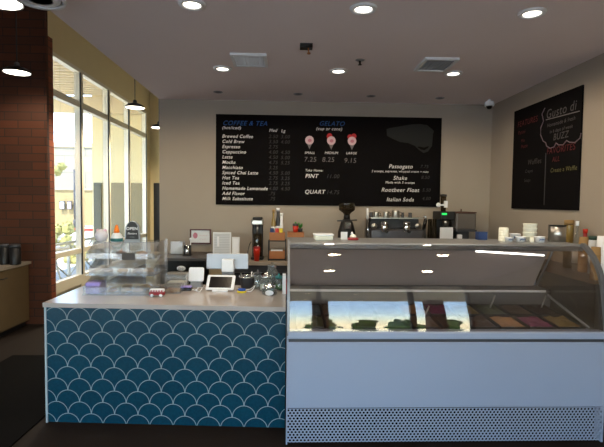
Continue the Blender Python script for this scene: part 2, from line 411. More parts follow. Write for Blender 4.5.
# ---------------------------------------------------------------- outdoors, left and behind
struct('ground', MB().box(-90, 60, -90, 90, -.35, -.12), M['pave'])
far = thing('far_building', (-25, 34, -.12), 'pale block building with banded walls beyond the parking area', 'building')
part('wall', MB().box(-45, -6, 34, 38, -.12, 5.3), M['far_wall'], far)
part('parapet', MB().box(-45, -6, 33.9, 34, 5.3, 5.6), M['ext_wall'], far)
bl = at(53, 186, Y=30).z
yw = thing('boundary_wall', (-20, 30, -.12), 'low tan boundary wall carrying framed posters across the parking area', 'wall')
part('wall', MB().box(-40, -8, 30, 30.3, -.12, at(60, 190, Y=30).z), mat('tan_block', '8e7c56', .9), yw)
part('cap', MB().box(-40, -8, 29.9, 30.35, at(60, 190, Y=30).z, at(60, 190, Y=30).z+.12), M['far_wall'], yw)
for i, (u0, u1, nm) in enumerate(((59.5, 65, 'leftmost'), (67, 72, 'middle'), (74, 78, 'rightmost'))):
    a = at(u0, 201, Y=29.85); b = at(u1, 209.5, Y=29.85)
    t = thing('wall_poster', ((a.x+b.x)/2, 29.9, b.z), '%s of three framed red and white posters on outdoor tan wall' % nm, 'poster', 'posters on the outdoor wall')
    part('frame', MB().box(a.x, b.x, 29.82, 29.9, b.z, a.z), M['dark_grey'], t)
    part('picture', MB().box(a.x+.05, b.x-.05, 29.8, 29.82, b.z+.06, a.z-.06), M['paper'] if i == 0 else M['chalk_pink'], t)
for i, (v, Y) in enumerate(((223, 22), (231, 16))):
    z = -.12; p = at(70, v, Z=z)
    tag(part('curb', MB().box(p.x-9, p.x+3.5, p.y-.08, p.y+.08, z, z+.14), M['red_curb']), ['far red painted curb across the pavement', 'near red painted curb across the pavement'][i], 'curb')
def blob_tree(name, c, r, h, m, label, cat, n=26, trunk=True, seed=1, loose=1.0, group=None):
    rnd = random.Random(seed); t = thing(name, (c[0], c[1], -.12), label, cat, group)
    mb = MB()
    for k in range(n):
        a = rnd.uniform(0, 2*PI); q = rnd.random()**.5*r*loose; zz = rnd.uniform(-.5, .5)*r*1.2
        cc = (c[0]+q*math.cos(a)*math.cos(zz/r), c[1]+q*math.sin(a), h+zz); s = rnd.uniform(.25, .42)*r
        prof = [(max(0.0001 if j in (0, 6) else s*math.sin(PI*j/6)*rnd.uniform(.85, 1.1), 0), -s*math.cos(PI*j/6)) for j in range(7)]
        mb.lathe(prof, cc, 9, smooth=False)
        for q2 in range(10):                      # leaf clumps that roughen the outline
            d = Vector((rnd.gauss(0,1), rnd.gauss(0,1), rnd.gauss(0,1))).normalized(); p = Vector(cc)+d*s; e = s*.28
            u = d.orthogonal().normalized()*e; w_ = d.cross(u).normalized()*e
            mb.add([p-u-d*e*.3, p+w_, p+u+d*e*.3, p+d*e*1.2], [(0,1,3),(1,2,3),(0,3,2),(0,2,1)])
    part('foliage', mb, m, t)
    if trunk: part('trunk', MB().tube([(c[0], c[1], -.12), (c[0]+.08, c[1], h*.5), (c[0], c[1], h)], [.09*r+.03, .07*r+.02, .04*r]), M['trunk'], t)
    return t
p = at(55, 168, Y=27); blob_tree('small_tree', (p.x-.2, 27), .62, p.z, M['foliage_y'], 'small yellow-green tree beside the outdoor poster wall', 'tree', 18, seed=3)
p = at(61, 243, Y=16); blob_tree('round_shrub', (p.x, 15.5), .55, .35, M['foliage_y'], 'round olive-green shrub seen through the first window', 'shrub', 16, False, seed=5)
p = at(86, 270, Y=12.5); blob_tree('low_shrub', (p.x-.1, 12.5), .4, .15, M['foliage_y'], 'low yellow shrub behind the patio railing, right of the round shrub', 'shrub', 12, False, seed=6)
p = at(74, 160, Y=26)
tag(part('lamp_post', MB().tube([(p.x, 26, -.12), (p.x, 26, 3.2)], .05).lathe([(.08, 0), (.08, .5), (.05, .55)], (p.x, 26, -.12), 10), M['dark_grey']), 'thin grey lamp post on the pavement before the poster wall', 'lamp post')
# patio roof with slats and beam, patio column
pr = thing('patio_roof', (-6, 9, 3.6), 'slatted metal patio roof seen through the upper window panes', 'roof')
for k in range(25):
    part('slat', MB().box(-6.2, XW-.14, 6.3+k*.208, 6.3+k*.208+.07, 4.05, 4.10), M['slat'], pr)
part('sun_block_cover', MB().box(-6.2, XW-.14, 6, 11.65, 4.3, 4.34), M['slat'], pr)  # solid sheet added above the slats to keep sun off the patio
part('beam', MB().box(-6.2, XW-.14, 11.5, 11.65, 3.66, 4.05), M['slat'], pr)
part('side_beam', MB().box(-6.3, -6.2, 6, 11.65, 3.9, 4.3), M['slat'], pr)
for x in (-6.2,): part('post', MB().box(x-.1, x, 11.5, 11.65, -.12, 3.9), M['slat'], pr)
part('post', MB().box(-6.3, -6.2, 6.0, 6.15, -.12, 3.9), M['slat'], pr)
dd = thing('exterior_panel', (-4.2, YE-.05, 0), 'dark green grey wainscot panel on the outdoor wall beyond the windows', 'panel')
part('panel', MB().box(-4.8, -4.62, YE-.06, YE-.001, -.1, 1.97), mat('dark_green_grey', '3c4640', .6), dd)
part('panel', MB().box(-4.4, -3.6, YE-.06, YE-.001, -.1, 1.97), mat('brown_grey', '9a8c68', .6), dd)
# patio railing with crossed bars
ra = at(54, 244, X=-4.6); rl = thing('patio_railing', (-4.6, 8.6, -.12), 'grey metal patio railing with crossed diagonal bars outside the window', 'railing')
zt_, zb_ = at(60, 244, X=-4.6).z, at(60, 280, X=-4.6).z
rx = -4.6
mbr = MB().box(rx-.02, rx+.02, 7.4, 12.4, zt_-.03, zt_+.02); mbr2 = MB().box(rx-.015, rx+.015, 7.4, 12.4, zb_-.02, zb_+.02)
part('top_rail', mbr, M['patio_metal'], rl); part('bottom_rail', mbr2, M['patio_metal'], rl)
for k in range(5):
    y0 = 7.4 + k*1.25; part('post', MB().box(rx-.025, rx+.025, y0-.025, y0+.025, -.12, zt_), M['patio_metal'], rl)
    if k < 4:
        for a, b in ((zb_, zt_), (zt_, zb_)): part('diagonal_bar', MB().tube([(rx, y0, a), (rx, y0+1.25, b)], .018, 6), M['patio_metal'], rl)
        for a in (.0, .62): part('diagonal_bar', MB().tube([(rx, y0+a, zb_+(zt_-zb_)*.5), (rx, y0+a+.31, zt_ if a == 0 else zb_), ], .012, 6), M['patio_metal'], rl)
tb = thing('patio_table', (-4.05, 7.9, -.12), 'round grey patio table outside, beside the crossed railing', 'table')
part('table_top', MB().lathe([(.33, 0), (.35, .01), (.35, .03), (.0001, .03)], (-4.05, 7.95, .68), 28), M['patio_metal'], tb)
for a in (0, 2.1, 4.2): part('leg', MB().tube([(-4.05+.1*math.cos(a), 7.95+.1*math.sin(a), .68), (-4.05+.28*math.cos(a), 7.95+.28*math.sin(a), -.11)], .014, 6), M['patio_metal'], tb)
# behind the photographer: canopy added to cut off the sky, pillars, tree line
struct('sky_cut_canopy', MB().box(-9, 7, -5.3, YF-.15, 2.62, 2.8), M['slat'])  # unseen, added to cap the sky mirrored in the case glass and limit daylight
for nm, x0, x1, lab in (('a', .64, 1.0, 'brick pillar'), ('b', 3.34, 3.72, 'brick pillar'), ('c', -3.2, -2.7, 'brick pillar')):
    tag(part('brick_pillar', MB().box(x0, x1, -5.2, -4.8, -.12, 2.62), M['red_brick']), 'red brick pillar carrying the added front canopy, %s' % {'a': 'middle one behind the photographer', 'b': 'the one right of the entrance', 'c': 'the one left of the entrance'}[nm], 'pillar', 'brick pillars of the front canopy')
for i, (x, y, r) in enumerate(((-14, -44, 1.8), (-8, -46, 1.5), (-2, -45, 1.4), (3.6, -44, 1.5), (8.5, -46, 1.3), (13, -45, 1.6), (18, -46, 1.5), (25, -44, 1.6))):
    blob_tree('street_tree', (x, y), r, 1.0+r*.3, M['foliage'], 'green street tree across the road behind the storefront', 'tree', 16, seed=20+i, group='street trees behind the storefront')

hd = thing('hedge', (5, -40, -.12), 'long low green hedge across the road behind the storefront', 'hedge')
hm = MB(); rnd = random.Random(12); pr = []
for k in range(81):
    x = -18+k*.6; pr.append((x, .55+.35*rnd.random()+.2*math.sin(k*.4)))
hm.prism_y([(-18, -.12)] + pr + [(30, -.12)], -40.8, -39.6)
part('foliage', hm, M['foliage'], hd)
# ---------------------------------------------------------------- ceiling fittings
def downlight(x, y, label, P=9):
    t = thing('ceiling_downlight', (x, y, H), label, 'ceiling light', 'round recessed ceiling lights')
    part('trim_ring', MB().lathe([(.054, -.004), (.06, -.014), (.084, -.012), (.09, 0), (.054, 0), (.054, -.004)], (x, y, H), 32), M['white'], t)
    part('lens', MB().lathe([(.0001, -.006), (.053, -.006), (.053, 0), (.0001, 0)], (x, y, H), 28), M['bulb'], t)
    d = bpy.data.lights.new('lamp', 'SPOT'); d.energy = P; d.color = (1, .80, .56); d.spot_size = 3.08; d.spot_blend = .35; d.shadow_soft_size = .055
    o = bpy.data.objects.new('lamp_light', d); C.objects.link(o); o.parent = t; o.location = (0, 0, -.03)
names = {(0, 0): 'left recessed round ceiling light of the far row, beside the white vent',
         (1, 0): 'middle recessed round ceiling light of the far row', (2, 0): 'right recessed round ceiling light of the far row, beside the grey vent',
         (0, 1): 'left recessed round ceiling light of the near row at frame top', (1, 1): 'middle recessed round ceiling light of the near row at frame top',
         (2, 1): 'right recessed round ceiling light of the near row at frame top'}
for j, y in enumerate((4.47, 3.04, 1.6)):
    for i, x in enumerate((-.615, .49, 1.605)):
        downlight(x, y, names.get((i, j), '%s recessed round ceiling light above the photographer' % ('left', 'middle', 'right')[i]), 19)
def vent(x0, x1, y0, y1, m, label):
    t = thing('ceiling_vent', ((x0+x1)/2, (y0+y1)/2, H), label, 'vent', 'square ceiling vents')
    f = MB(); w_ = .025
    for a in ((x0, x1, y0, y0+w_), (x0, x1, y1-w_, y1), (x0, x0+w_, y0+w_, y1-w_), (x1-w_, x1, y0+w_, y1-w_)): f.box(a[0], a[1], a[2], a[3], H-.022, H)
    part('frame', f, M['paper'], t)
    part('backing', MB().box(x0+w_, x1-w_, y0+w_, y1-w_, H-.003, H), m, t)
    g = MB(); n = 9
    for k in range(n):
        y = y0+w_+(y1-y0-2*w_)*(k+.5)/n; g.box(x0+w_, x1-w_, y-.006, y+.004, H-.014, H-.004)
    for k in range(7):
        x = x0+w_+(x1-x0-2*w_)*(k+.5)/7; g.box(x-.003, x+.003, y0+w_, y1-w_, H-.012, H-.004)
    part('grille', g, m, t)
vent(-.49, -.18, 4.0, 4.34, M['paper'], 'square ceiling vent with pale egg-crate grille left of centre')
vent(1.19, 1.49, 4.0, 4.37, M['grey'], 'square ceiling vent with grey grille right of centre')
t = thing('track_adapter', (.148, 3.77, H), 'small black ceiling fixture with short hanging stem near the centre', 'ceiling fixture')
part('base', MB().box(.1, .2, 3.72, 3.80, H-.03, H), M['black'], t)
part('stem', MB().tube([(.165, 3.74, H-.03), (.17, 3.74, H-.075)], .006).lathe([(.0001, -.012), (.014, -.01), (.014, 0), (.0001, 0)], (.17, 3.74, H-.07), 10), M['orange_wood'], t)
t = thing('sprinkler_head', (.642, 4.126, H), 'small dark sprinkler head between the ceiling lights', 'sprinkler')
part('escutcheon', MB().lathe([(.0001, -.008), (.035, -.006), (.042, 0), (.0001, 0)], (.642, 4.126, H), 18), M['grey'], t)
part('head', MB().lathe([(.0001, -.045), (.02, -.043), (.008, -.035), (.008, -.008), (.0001, -.008)], (.642, 4.126, H), 12), M['dark_grey'], t)
for (x, y), lab in zip(((-.8, 5.437), (.128, 5.46), (.993, 5.49), (1.83, 5.526)), ('far left', 'left middle', 'right middle', 'far right')):
    t = thing('accent_light', (x, y, H), 'small unlit dark ceiling spot above the menu board, %s one' % lab, 'ceiling spot', 'unlit ceiling spots above the menu board')
    part('trim_ring', MB().lathe([(.035, -.004), (.05, -.006), (.055, 0), (.035, 0), (.035, -.004)], (x, y, H), 20), M['grey'], t)
    part('lens', MB().lathe([(.0001, -.002), (.035, -.002), (.035, 0), (.0001, 0)], (x, y, H), 16), M['dark_grey'], t)
p = at(490, 105, Y=5.55); t = thing('security_camera', (p.x, 5.6, p.z), 'small white dome security camera with black lens in the back corner', 'camera')
part('mount', MB().tube([(p.x, 5.57, p.z+.05), (p.x, 5.57, H)], .02), M['white'], t)
part('housing', MB().lathe([(.055, 0), (.06, .02), (.05, .055), (.0001, .065)], (p.x, 5.57, p.z-.01), 20), M['white'], t)
part('lens', MB().lathe([(.0001, -.038), (.025, -.03), (.037, 0), (.0001, 0)], (p.x, 5.57, p.z-.01), 16), M['gloss_black'], t)
# round diffuser hanging by the ceiling edge
dc = at(43, 0, Y=2.85); t = thing('duct_diffuser', (dc.x, dc.y, 2.6), 'round grey air diffuser with stepped rings at top left by the ceiling edge', 'air diffuser')
R_ = .145
part('rim', MB().lathe([(R_*.86, -.0), (R_*.95, -.008), (R_, .01), (R_*.9, .05), (R_*.86, .05), (R_*.86, 0)], (dc.x-.02, dc.y, dc.z), 36), M['white'], t)
for q in (.28, .5, .7): part('ring', MB().lathe([(R_*q, -.004+.02*q), (R_*(q+.09), .004), (R_*(q+.06), .03), (R_*q, .03), (R_*q, 0)], (dc.x-.02, dc.y, dc.z), 30), M['white'], t)
part('neck', MB().lathe([(R_*.84, .0), (R_*.84, HC-dc.z)], (dc.x-.02, dc.y, dc.z+.03), 30), M['case_metal'], t)

def pendant(u, v, Y, label, dia, P=30):
    p = at(u, v, Y=Y); t = thing('pendant_lamp', (p.x, p.y, p.z), label, 'pendant lamp', 'black dome pendant lamps over the left aisle')
    r = dia/2
    part('shade', MB().lathe([(r, 0), (r*1.02, .006), (r*.97, r*.16), (r*.7, r*.36), (r*.35, r*.48), (r*.2, r*.55), (r*.17, r*.53), (r*.33, r*.45), (r*.66, r*.33), (r*.93, r*.13), (r*.98, .008), (r, 0)], p, 32), M['black'], t)
    part('socket', MB().lathe([(r*.2, r*.5), (r*.2, r*.75), (r*.1, r*.85), (.0001, r*.86)], p, 14), M['dark_grey'], t)
    part('cord', MB().tube([(p.x, p.y, p.z+r*.8), (p.x, p.y, HC)], .006, 6), M['black'], t)
    part('diffuser', MB().lathe([(.0001, .004), (r*.93, .004), (r*.93, .012), (.0001, .012)], p, 28), M['bulb'], t)
    d = bpy.data.lights.new('lamp', 'SPOT'); d.energy = P; d.color = (1, .84, .62); d.spot_size = 3.0; d.spot_blend = .5; d.shadow_soft_size = .1
    o = bpy.data.objects.new('lamp_light', d); C.objects.link(o); o.parent = t; o.location = (0, 0, -.02)
pendant(1, 3, 3.55, 'nearest glowing pendant lamp cut off at the top left corner', .29)
pendant(17, 73, 5.2, 'black dome pendant lamp in front of the red brick pier', .275)
pendant(135, 108, 7.3, 'black dome pendant lamp hanging in front of the left windows', .295, 170)
pendant(159, 128, 9.2, 'farthest pendant lamp half hidden behind the edge of the menu wall', .3, 170)

# ---------------------------------------------------------------- menu board
a = at(216, 114, Y=5.84); b = at(440, 206, Y=5.84)
MX0, MX1, MZ1, MZ0 = -.884, 1.966, 2.632, 1.504
mb_ = thing('menu_board', ((MX0+MX1)/2, 5.84, MZ0), 'wide black menu board of coffee and gelato prices on back wall', 'menu board')
part('board', MB().box(MX0, MX1, 5.84, 5.858, MZ0, MZ1), M['board'], mb_)
PX = 5.836/F
def mt(u, v, s, size, align='LEFT', shear=.25, bold=.0):
    p = at(u, v, Y=5.836); return text_mesh(s, size*PX, (p.x, 5.836, p.z), align=align, shear=shear, bold=bold)
items = ['Brewed Coffee', 'Cold Brew', 'Espresso', 'Cappuccino', 'Latte', 'Mocha', 'Macchiato', 'Spiced Chai Latte', 'Hot Tea', 'Iced Tea', 'Homemade Lemonade', 'Add Flavor', 'Milk Substitute']
pr1 = ['2.50', '3.50', '2.75', '4.00', '4.50', '4.75', '3.25', '4.50', '2.75', '2.75', '4.00', '.75', '.75']
pr2 = ['3.00', '4.00', '', '4.50', '5.00', '5.25', '', '5.00', '3.25', '3.25', '4.50', '', '']
for q_ in (mt(222.5, 125, 'COFFEE & TEA', 6.3, shear=.3), mt(319, 125.5, 'GELATO', 6.2, shear=.3)): part('heading', q_, M['chalk_blue'], mb_, 'blue chalk heading')
def lines(name, texts, m, lab=None):
    for q in texts: part(name, q, m, mb_, lab)
part('list_note', mt(222, 129, '(hot/iced)', 4.2), M['chalk_white'], mb_)
lines('size_heading', [mt(269, 131.7, 'Med', 4.2), mt(281, 132.2, 'Lg', 4.2)], M['chalk_white'])
lines('drink_name', [mt(222, 137.6+5.2*i, s, 4.5, bold=.0006) for i, s in enumerate(items)], M['chalk_white'])
lines('price', [mt(268.5, 138+5.2*i, s, 4.8) for i, s in enumerate(pr1)] + [mt(280.5, 138.3+5.2*i, s, 4.8) for i, s in enumerate(pr2) if s], M['chalk_dim'], 'faint grey chalk price')
part('list_note', mt(316, 130, '(cup or cone)', 4.2), M['chalk_white'], mb_)
lines('size_heading', [mt(304.5, 153.8, 'SMALL', 3.3), mt(324.5, 153.9, 'MEDIUM', 3.3), mt(346, 154.2, 'LARGE', 3.3)], M['chalk_white'])
lines('drink_name', [mt(305, 171.3, 'Take Home:', 3.3), mt(305, 177.8, 'PINT', 5.6, bold=.001), mt(304.5, 193.6, 'QUART', 5.6)], M['chalk_white'])
lines('price', [mt(304, 161.5, '7.25', 6.6, shear=.1), mt(322, 161.7, '8.25', 6.6, shear=.1), mt(344, 162.6, '9.15', 6.6, shear=.1)], M['chalk_grey'], 'grey chalk gelato price')
lines('price', [mt(326, 178, '11.00', 5.4), mt(326, 194, '14.75', 5.4), mt(420, 168, '7.75', 4.5), mt(421, 178.8, '8.50', 4.5), mt(422, 191.5, '5.50', 4.5), mt(422, 200, '4.00', 4.5)], M['chalk_dim'], 'faint grey chalk price')
lines('drink_name', [mt(400.5, 168.3, 'Passogato', 5.5, 'CENTER'), mt(400, 172.4, '2 scoops, espresso, whipped cream + nuts', 3.0, 'CENTER', shear=.1),
     mt(400, 179.8, 'Shake', 5.5, 'CENTER'), mt(400, 183.6, 'Made with 3 scoops', 3.3, 'CENTER', shear=.1),
     mt(400, 191.8, 'Rootbeer Float', 5.6, 'CENTER'), mt(400, 201.3, 'Italian Soda', 5.4, 'CENTER')], M['chalk_white'])
def disc(mb, u, v, r, y, n=20, sq=1.0):
    c = at(u, v, Y=y); vs = [(c.x + r*PX*math.cos(2*PI*k/n), y, c.z + r*sq*PX*math.sin(2*PI*k/n)) for k in range(n)]
    return mb.add(vs, [tuple(range(n))])
for u, v, nm in ((309.5, 140.2, 0), (331.3, 140.6, 1), (352, 141, 2)):
    cc = at(u, v, Y=5.836)
    cone = MB().add([(cc.x-2.6*PX, 5.8362, cc.z-3.2*PX), (cc.x+2.6*PX, 5.8362, cc.z-3.2*PX), (cc.x, 5.8362, cc.z-9*PX)], [(0, 1, 2)])
    part('cone_drawing', cone, M['chalk_grey'], mb_)
    if nm: part('extra_scoop', disc(disc(MB(), u-2.2, v-4.2, 2.4, 5.8364), u+(1.8 if nm == 2 else -1.6), v-4.8, 2.6, 5.8363), M['chalk_red2'], mb_, 'red chalk scoop')
    part('scoop_drawing', disc(MB(), u, v, 4.3, 5.8358), M['chalk_pink'], mb_, 'pink chalk scoop')
    part('scoop_swirl', disc(MB(), u+.2, v+.2, 1.9, 5.8352, sq=.9), M['chalk_rose'], mb_)
pts = [(386.5, 129), (390, 128), (402, 126), (412, 124.3), (420, 124), (427, 125), (432, 129), (434, 131), (433, 134), (432.5, 141), (432, 146), (428, 151.5), (423.5, 153), (419, 150), (415, 146), (408, 143), (400, 142), (393, 139), (387, 136)]
vs = [at(u, v, Y=5.836) for u, v in pts]; sm = MB().add([(q.x, 5.8366, q.z) for q in vs], [tuple(range(len(vs)))])
part('erased_smudge', sm, M['smudge'], mb_, 'grey erased chalk smudge')
q = [(417, 147), (421, 149.5), (424.5, 150.2), (428, 148), (429, 146), (424, 147.5), (419, 146.5)]
part('smudge_gap', MB().add([(at(u, v, Y=5.836).x, 5.8358, at(u, v, Y=5.836).z) for u, v in q], [tuple(range(len(q)))]), M['board'], mb_)

# ---------------------------------------------------------------- chalkboard on the right wall
CY0, CY1, CZ0, CZ1 = 4.03, 5.245, 1.5, 2.608
cb = thing('flavour_board', (2.6, (CY0+CY1)/2, CZ0), 'tall black chalkboard with hand-drawn cloud on the right wall', 'chalkboard')
part('board', MB().box(2.602, 2.618, CY0, CY1, CZ0, CZ1), M['board'], cb)
def ct(u, v, s, size, shear=.15, rot=0):
    p = at(u, v, X=2.598); return text_mesh(s, size, (2.598, p.y, p.z), facing='-x', shear=shear, rot=rot)
for q_ in (ct(546, 119, 'Gusto di', .125), ct(547, 127.5, 'Homemade & fresh', .052), ct(549.5, 133.5, 'in 6 days of week', .047), ct(553, 140.5, 'BUZZ', .09),): part('cloud_line', q_, M['chalk_mid'], cb, 'grey chalk lettering')
part('underline', MB().add([(2.5985, at(546, 119.5, X=2.6).y, at(546, 119.5, X=2.6).z), (2.5985, at(580, 110.5, X=2.6).y, at(580, 110.5, X=2.6).z), (2.5985, at(580, 111.5, X=2.6).y, at(580, 111.5, X=2.6).z), (2.5985, at(546, 120.3, X=2.6).y, at(546, 120.3, X=2.6).z)], [(0, 1, 2, 3)]), M['chalk_grey'], cb)
for q_ in (ct(517.5, 127.5, 'FEATURES', .085), ct(546.5, 154.5, 'FAVORITES', .085), ct(552, 162, 'ALL', .07), ct(518, 135, 'Panini', .06), ct(521, 142.5, 'Mix', .05), ct(521, 148.5, 'Pesto', .055),): part('red_word', q_, M['chalk_red'], cb, 'dull red chalk lettering')
for q_ in (ct(527.5, 165, 'Waffles', .08), ct(525, 173, 'Crepes', .05), ct(524, 182, 'Soups', .05),): part('grey_word', q_, M['chalk_dim'], cb, 'faint grey chalk lettering')
for q_ in (ct(550.3, 172.5, 'Create a Waffle', .058),): part('yellow_line', q_, M['chalk_yellow'], cb, 'yellowish chalk lettering')
cl = []
for (u, v) in ((545, 108), (542, 114), (543.5, 121), (540.8, 128), (540.6, 135), (543, 141), (545.5, 142.5), (546.5, 146), (550, 148.3), (554, 147), (556, 143), (558.5, 145), (563, 144.8), (566.5, 140.5), (569.5, 142.2), (575, 142.5), (580, 138), (581, 133)): cl.append(at(u, v, X=2.5985))
part('cloud_outline', MB().tube([(2.599, q.y, q.z) for q in cl], .005, 5), M['chalk_rosegrey'], cb, 'pink chalk cloud outline')
q0, q1 = at(545.8, 153, X=2.599), at(546, 205, X=2.599)
part('divider_line', MB().box(2.598, 2.6015, q0.y-.004, q0.y+.004, q1.z, q0.z), M['chalk_dim'], cb)

# ---------------------------------------------------------------- tiled service counter
ang = math.atan2(3.097-3.206, .008+1.651); L = math.hypot(.008+1.651, .109); HT = .84
A = Matrix.Translation((-1.651, 3.184, 0)) @ Matrix.Rotation(ang, 4, 'Z')
tr_ = at(55.8, 306.8, Y=3.2); D = .78
TILE_X = .1633*20.5 - .078 + L/2*0; TILE_Z = 0
def counter():
    global TILE_X, TILE_Z
    t = bpy.data.objects.new('service_counter', None); C.objects.link(t)
    t.location = (-1.651, 3.184, 0); t.rotation_euler = (0, 0, ang)
    tag(t, 'long service counter faced in teal fish scale tiles with pale marble top', 'counter')
    lx = (A.inverted() @ tr_).x
    TILE_X = .1633*20.5 - lx; TILE_Z = .0822*20 - (tr_.z - .0822) 
    while TILE_Z > .0822*2: TILE_Z -= .0822*2
    def p2(n, mb, m, par=t, lab=None):
        o = bpy.data.objects.new(n, bpy.data.meshes.new(n)); C.objects.link(o); o.parent = par
        o.data.from_pydata([(v.x - v.y*math.tan(abs(ang)), v.y, v.z) for v in mb.v], [], mb.f); bm = bmesh.new(); bm.from_mesh(o.data); bmesh.ops.recalc_face_normals(bm, faces=bm.faces); bm.to_mesh(o.data); bm.free()
        o.data.materials.append(m)
        if lab: o['label'] = lab
        return o
    p2('tiled_front', MB().box(.012, L-.004, .012, .03, .004, HT-.03), tile_mat())
    p2('body', MB().box(.012, L-.004, .03, D-.02, .004, HT-.03), M['dark_grey'])
    tr = MB().box(0, .012, .004, .04, 0, HT-.03)
    p2('edge_trim', tr, M['grout'])
    p2('countertop', MB().box(-.008, L-.003, 0, D, HT-.03, HT), M['marble'])
counter()

# ---------------------------------------------------------------- gelato display case
X0, X1 = .022, 2.073
gl = [(2.895, .724), (2.897, .735), (2.913, .846), (2.938, .966), (2.957, 1.035), (2.990, 1.105), (3.03, 1.16), (3.075, 1.205), (3.125, 1.238), (3.17, 1.258)]
def fine(L_):                                     # Catmull-Rom smoothing of the glass outline
    o_ = []
    for i in range(len(L_)-1):
        p0, p1, p2, p3 = L_[max(i-1, 0)], L_[i], L_[i+1], L_[min(i+2, len(L_)-1)]
        for s_ in range(5):
            t = s_/5; o_.append(tuple(.5*((2*b)+(-a+c)*t+(2*a-5*b+4*c-d)*t*t+(-a+3*b-3*c+d)*t**3) for a, b, c, d in zip(p0, p1, p2, p3)))
    return o_ + [L_[-1]]
gl = fine(gl)
gc = thing('gelato_case', ((X0+X1)/2, 3.4, 0), 'long white gelato display case with curved glass and perforated base', 'display case')
YK = 3.95
part('kick_panel', MB().box(X0, X1, 2.880, 2.884, .012, .231), M['perf'], gc, 'perforated kick panel')
part('plinth', MB().box(X0+.01, X1-.01, 2.93, YK-.02, 0, .231), M['plinth'], gc, 'dark base behind the holes')
part('front_panel', MB().prism_x([(2.878, .237), (2.876, .24), (2.876, .655), (2.882, .662), (2.93, .662), (2.93, .237)], X0, X1), M['case_white'], gc)
part('front_rail', MB().prism_x([(2.874, .684), (2.872, .69), (2.874, .722), (2.884, .728), (2.95, .728), (2.95, .684)], X0, X1), M['case_white'], gc)
part('rail_trim', MB().box(X0+.002, X1-.002, 2.884, 2.95, .662, .684), M['dark_grey'], gc, 'dark recessed seam')
for x0, x1, nm in ((X0-.009, X0, 'left'), (X1, X1+.012, 'right')):
    part('side_panel', MB().box(x0, x1, 2.876, YK, .0, .70), M['case_white'], gc)
part('body', MB().box(X0+.01, X1-.01, 2.97, YK-.01, .24, .60), M['case_white'], gc)
part('rear_panel', MB().box(X0, X1, 3.72, YK, .60, .96), M['case_white'], gc)
part('well_floor', MB().prism_x([(2.952, .60), (2.952, .69), (3.55, .74), (3.55, .60)], X0+.004, X1-.004), M['dark_grey'], gc)
M['well'] = mat('well_steel', '6e6c6c', .4, .3)
well = part('rear_well_wall', MB().prism_x([(3.5, .745), (3.49, .875), (3.52, .885), (3.71, .885), (3.71, .62), (3.56, .62), (3.56, .745)], X0+.004, X1-.004), M['well'], gc)
part('well_rail', MB().box(X0+.006, X1-.05, 3.482, 3.496, .868, .884), M['white'], well, 'thin white rail')
part('back_panel', MB().prism_x([(3.44, 1.222), (3.452, 1.226), (3.68, .89), (3.66, .887)], X0+.01, X1-.055), M['case_inner'], gc, 'slanted steel back door panel')
shelf = part('top_shelf', MB().prism_x([(3.172, 1.222), (3.162, 1.23), (3.162, 1.262), (3.172, 1.27), (3.62, 1.27), (3.62, 1.222)], X0-.009, X1+.02), M['case_metal'], gc)
part('light_tube', MB().tube([at(476, 251.2, Y=3.34), at(544, 255.3, Y=3.34)], .0065), M['led'], shelf, 'lit white tube light')
part('curved_glass', MB().sheet(gl[::-1], X0+.006, X1-.006, .006), M['case_glass'], gc)
# end frames follow the glass outline
part('end_frame', MB().sheet([(y+.002, z) for y, z in gl][::-1], X0-.009, X0+.008, .03), M['case_metal'], gc)
part('end_frame', MB().sheet([(y-.006, z) for y, z in [(2.885, .62)]+gl][::-1], X1-.004, X1+.026, .026), M['end_metal'], gc, 'dark curved end frame')
endprof = [(y+.02, z-.004) for y, z in gl] + [(3.44, 1.222), (3.66, .88), (3.5, .86), (3.0, .70)]
for x in (X0-.004, X1-.016): part('end_glass', MB().prism_x(endprof, x, x+.006), M['case_glass'], gc)
part('end_brace', MB().tube([(X1-.03, 3.43, 1.222), (X1-.03, 3.655, .89)], .009, 6), M['case_metal'], gc)
part('end_brace', MB().tube([(X1-.03, 3.655, .885), (X1-.03, 3.0, .725)], .009, 6), M['case_metal'], gc)
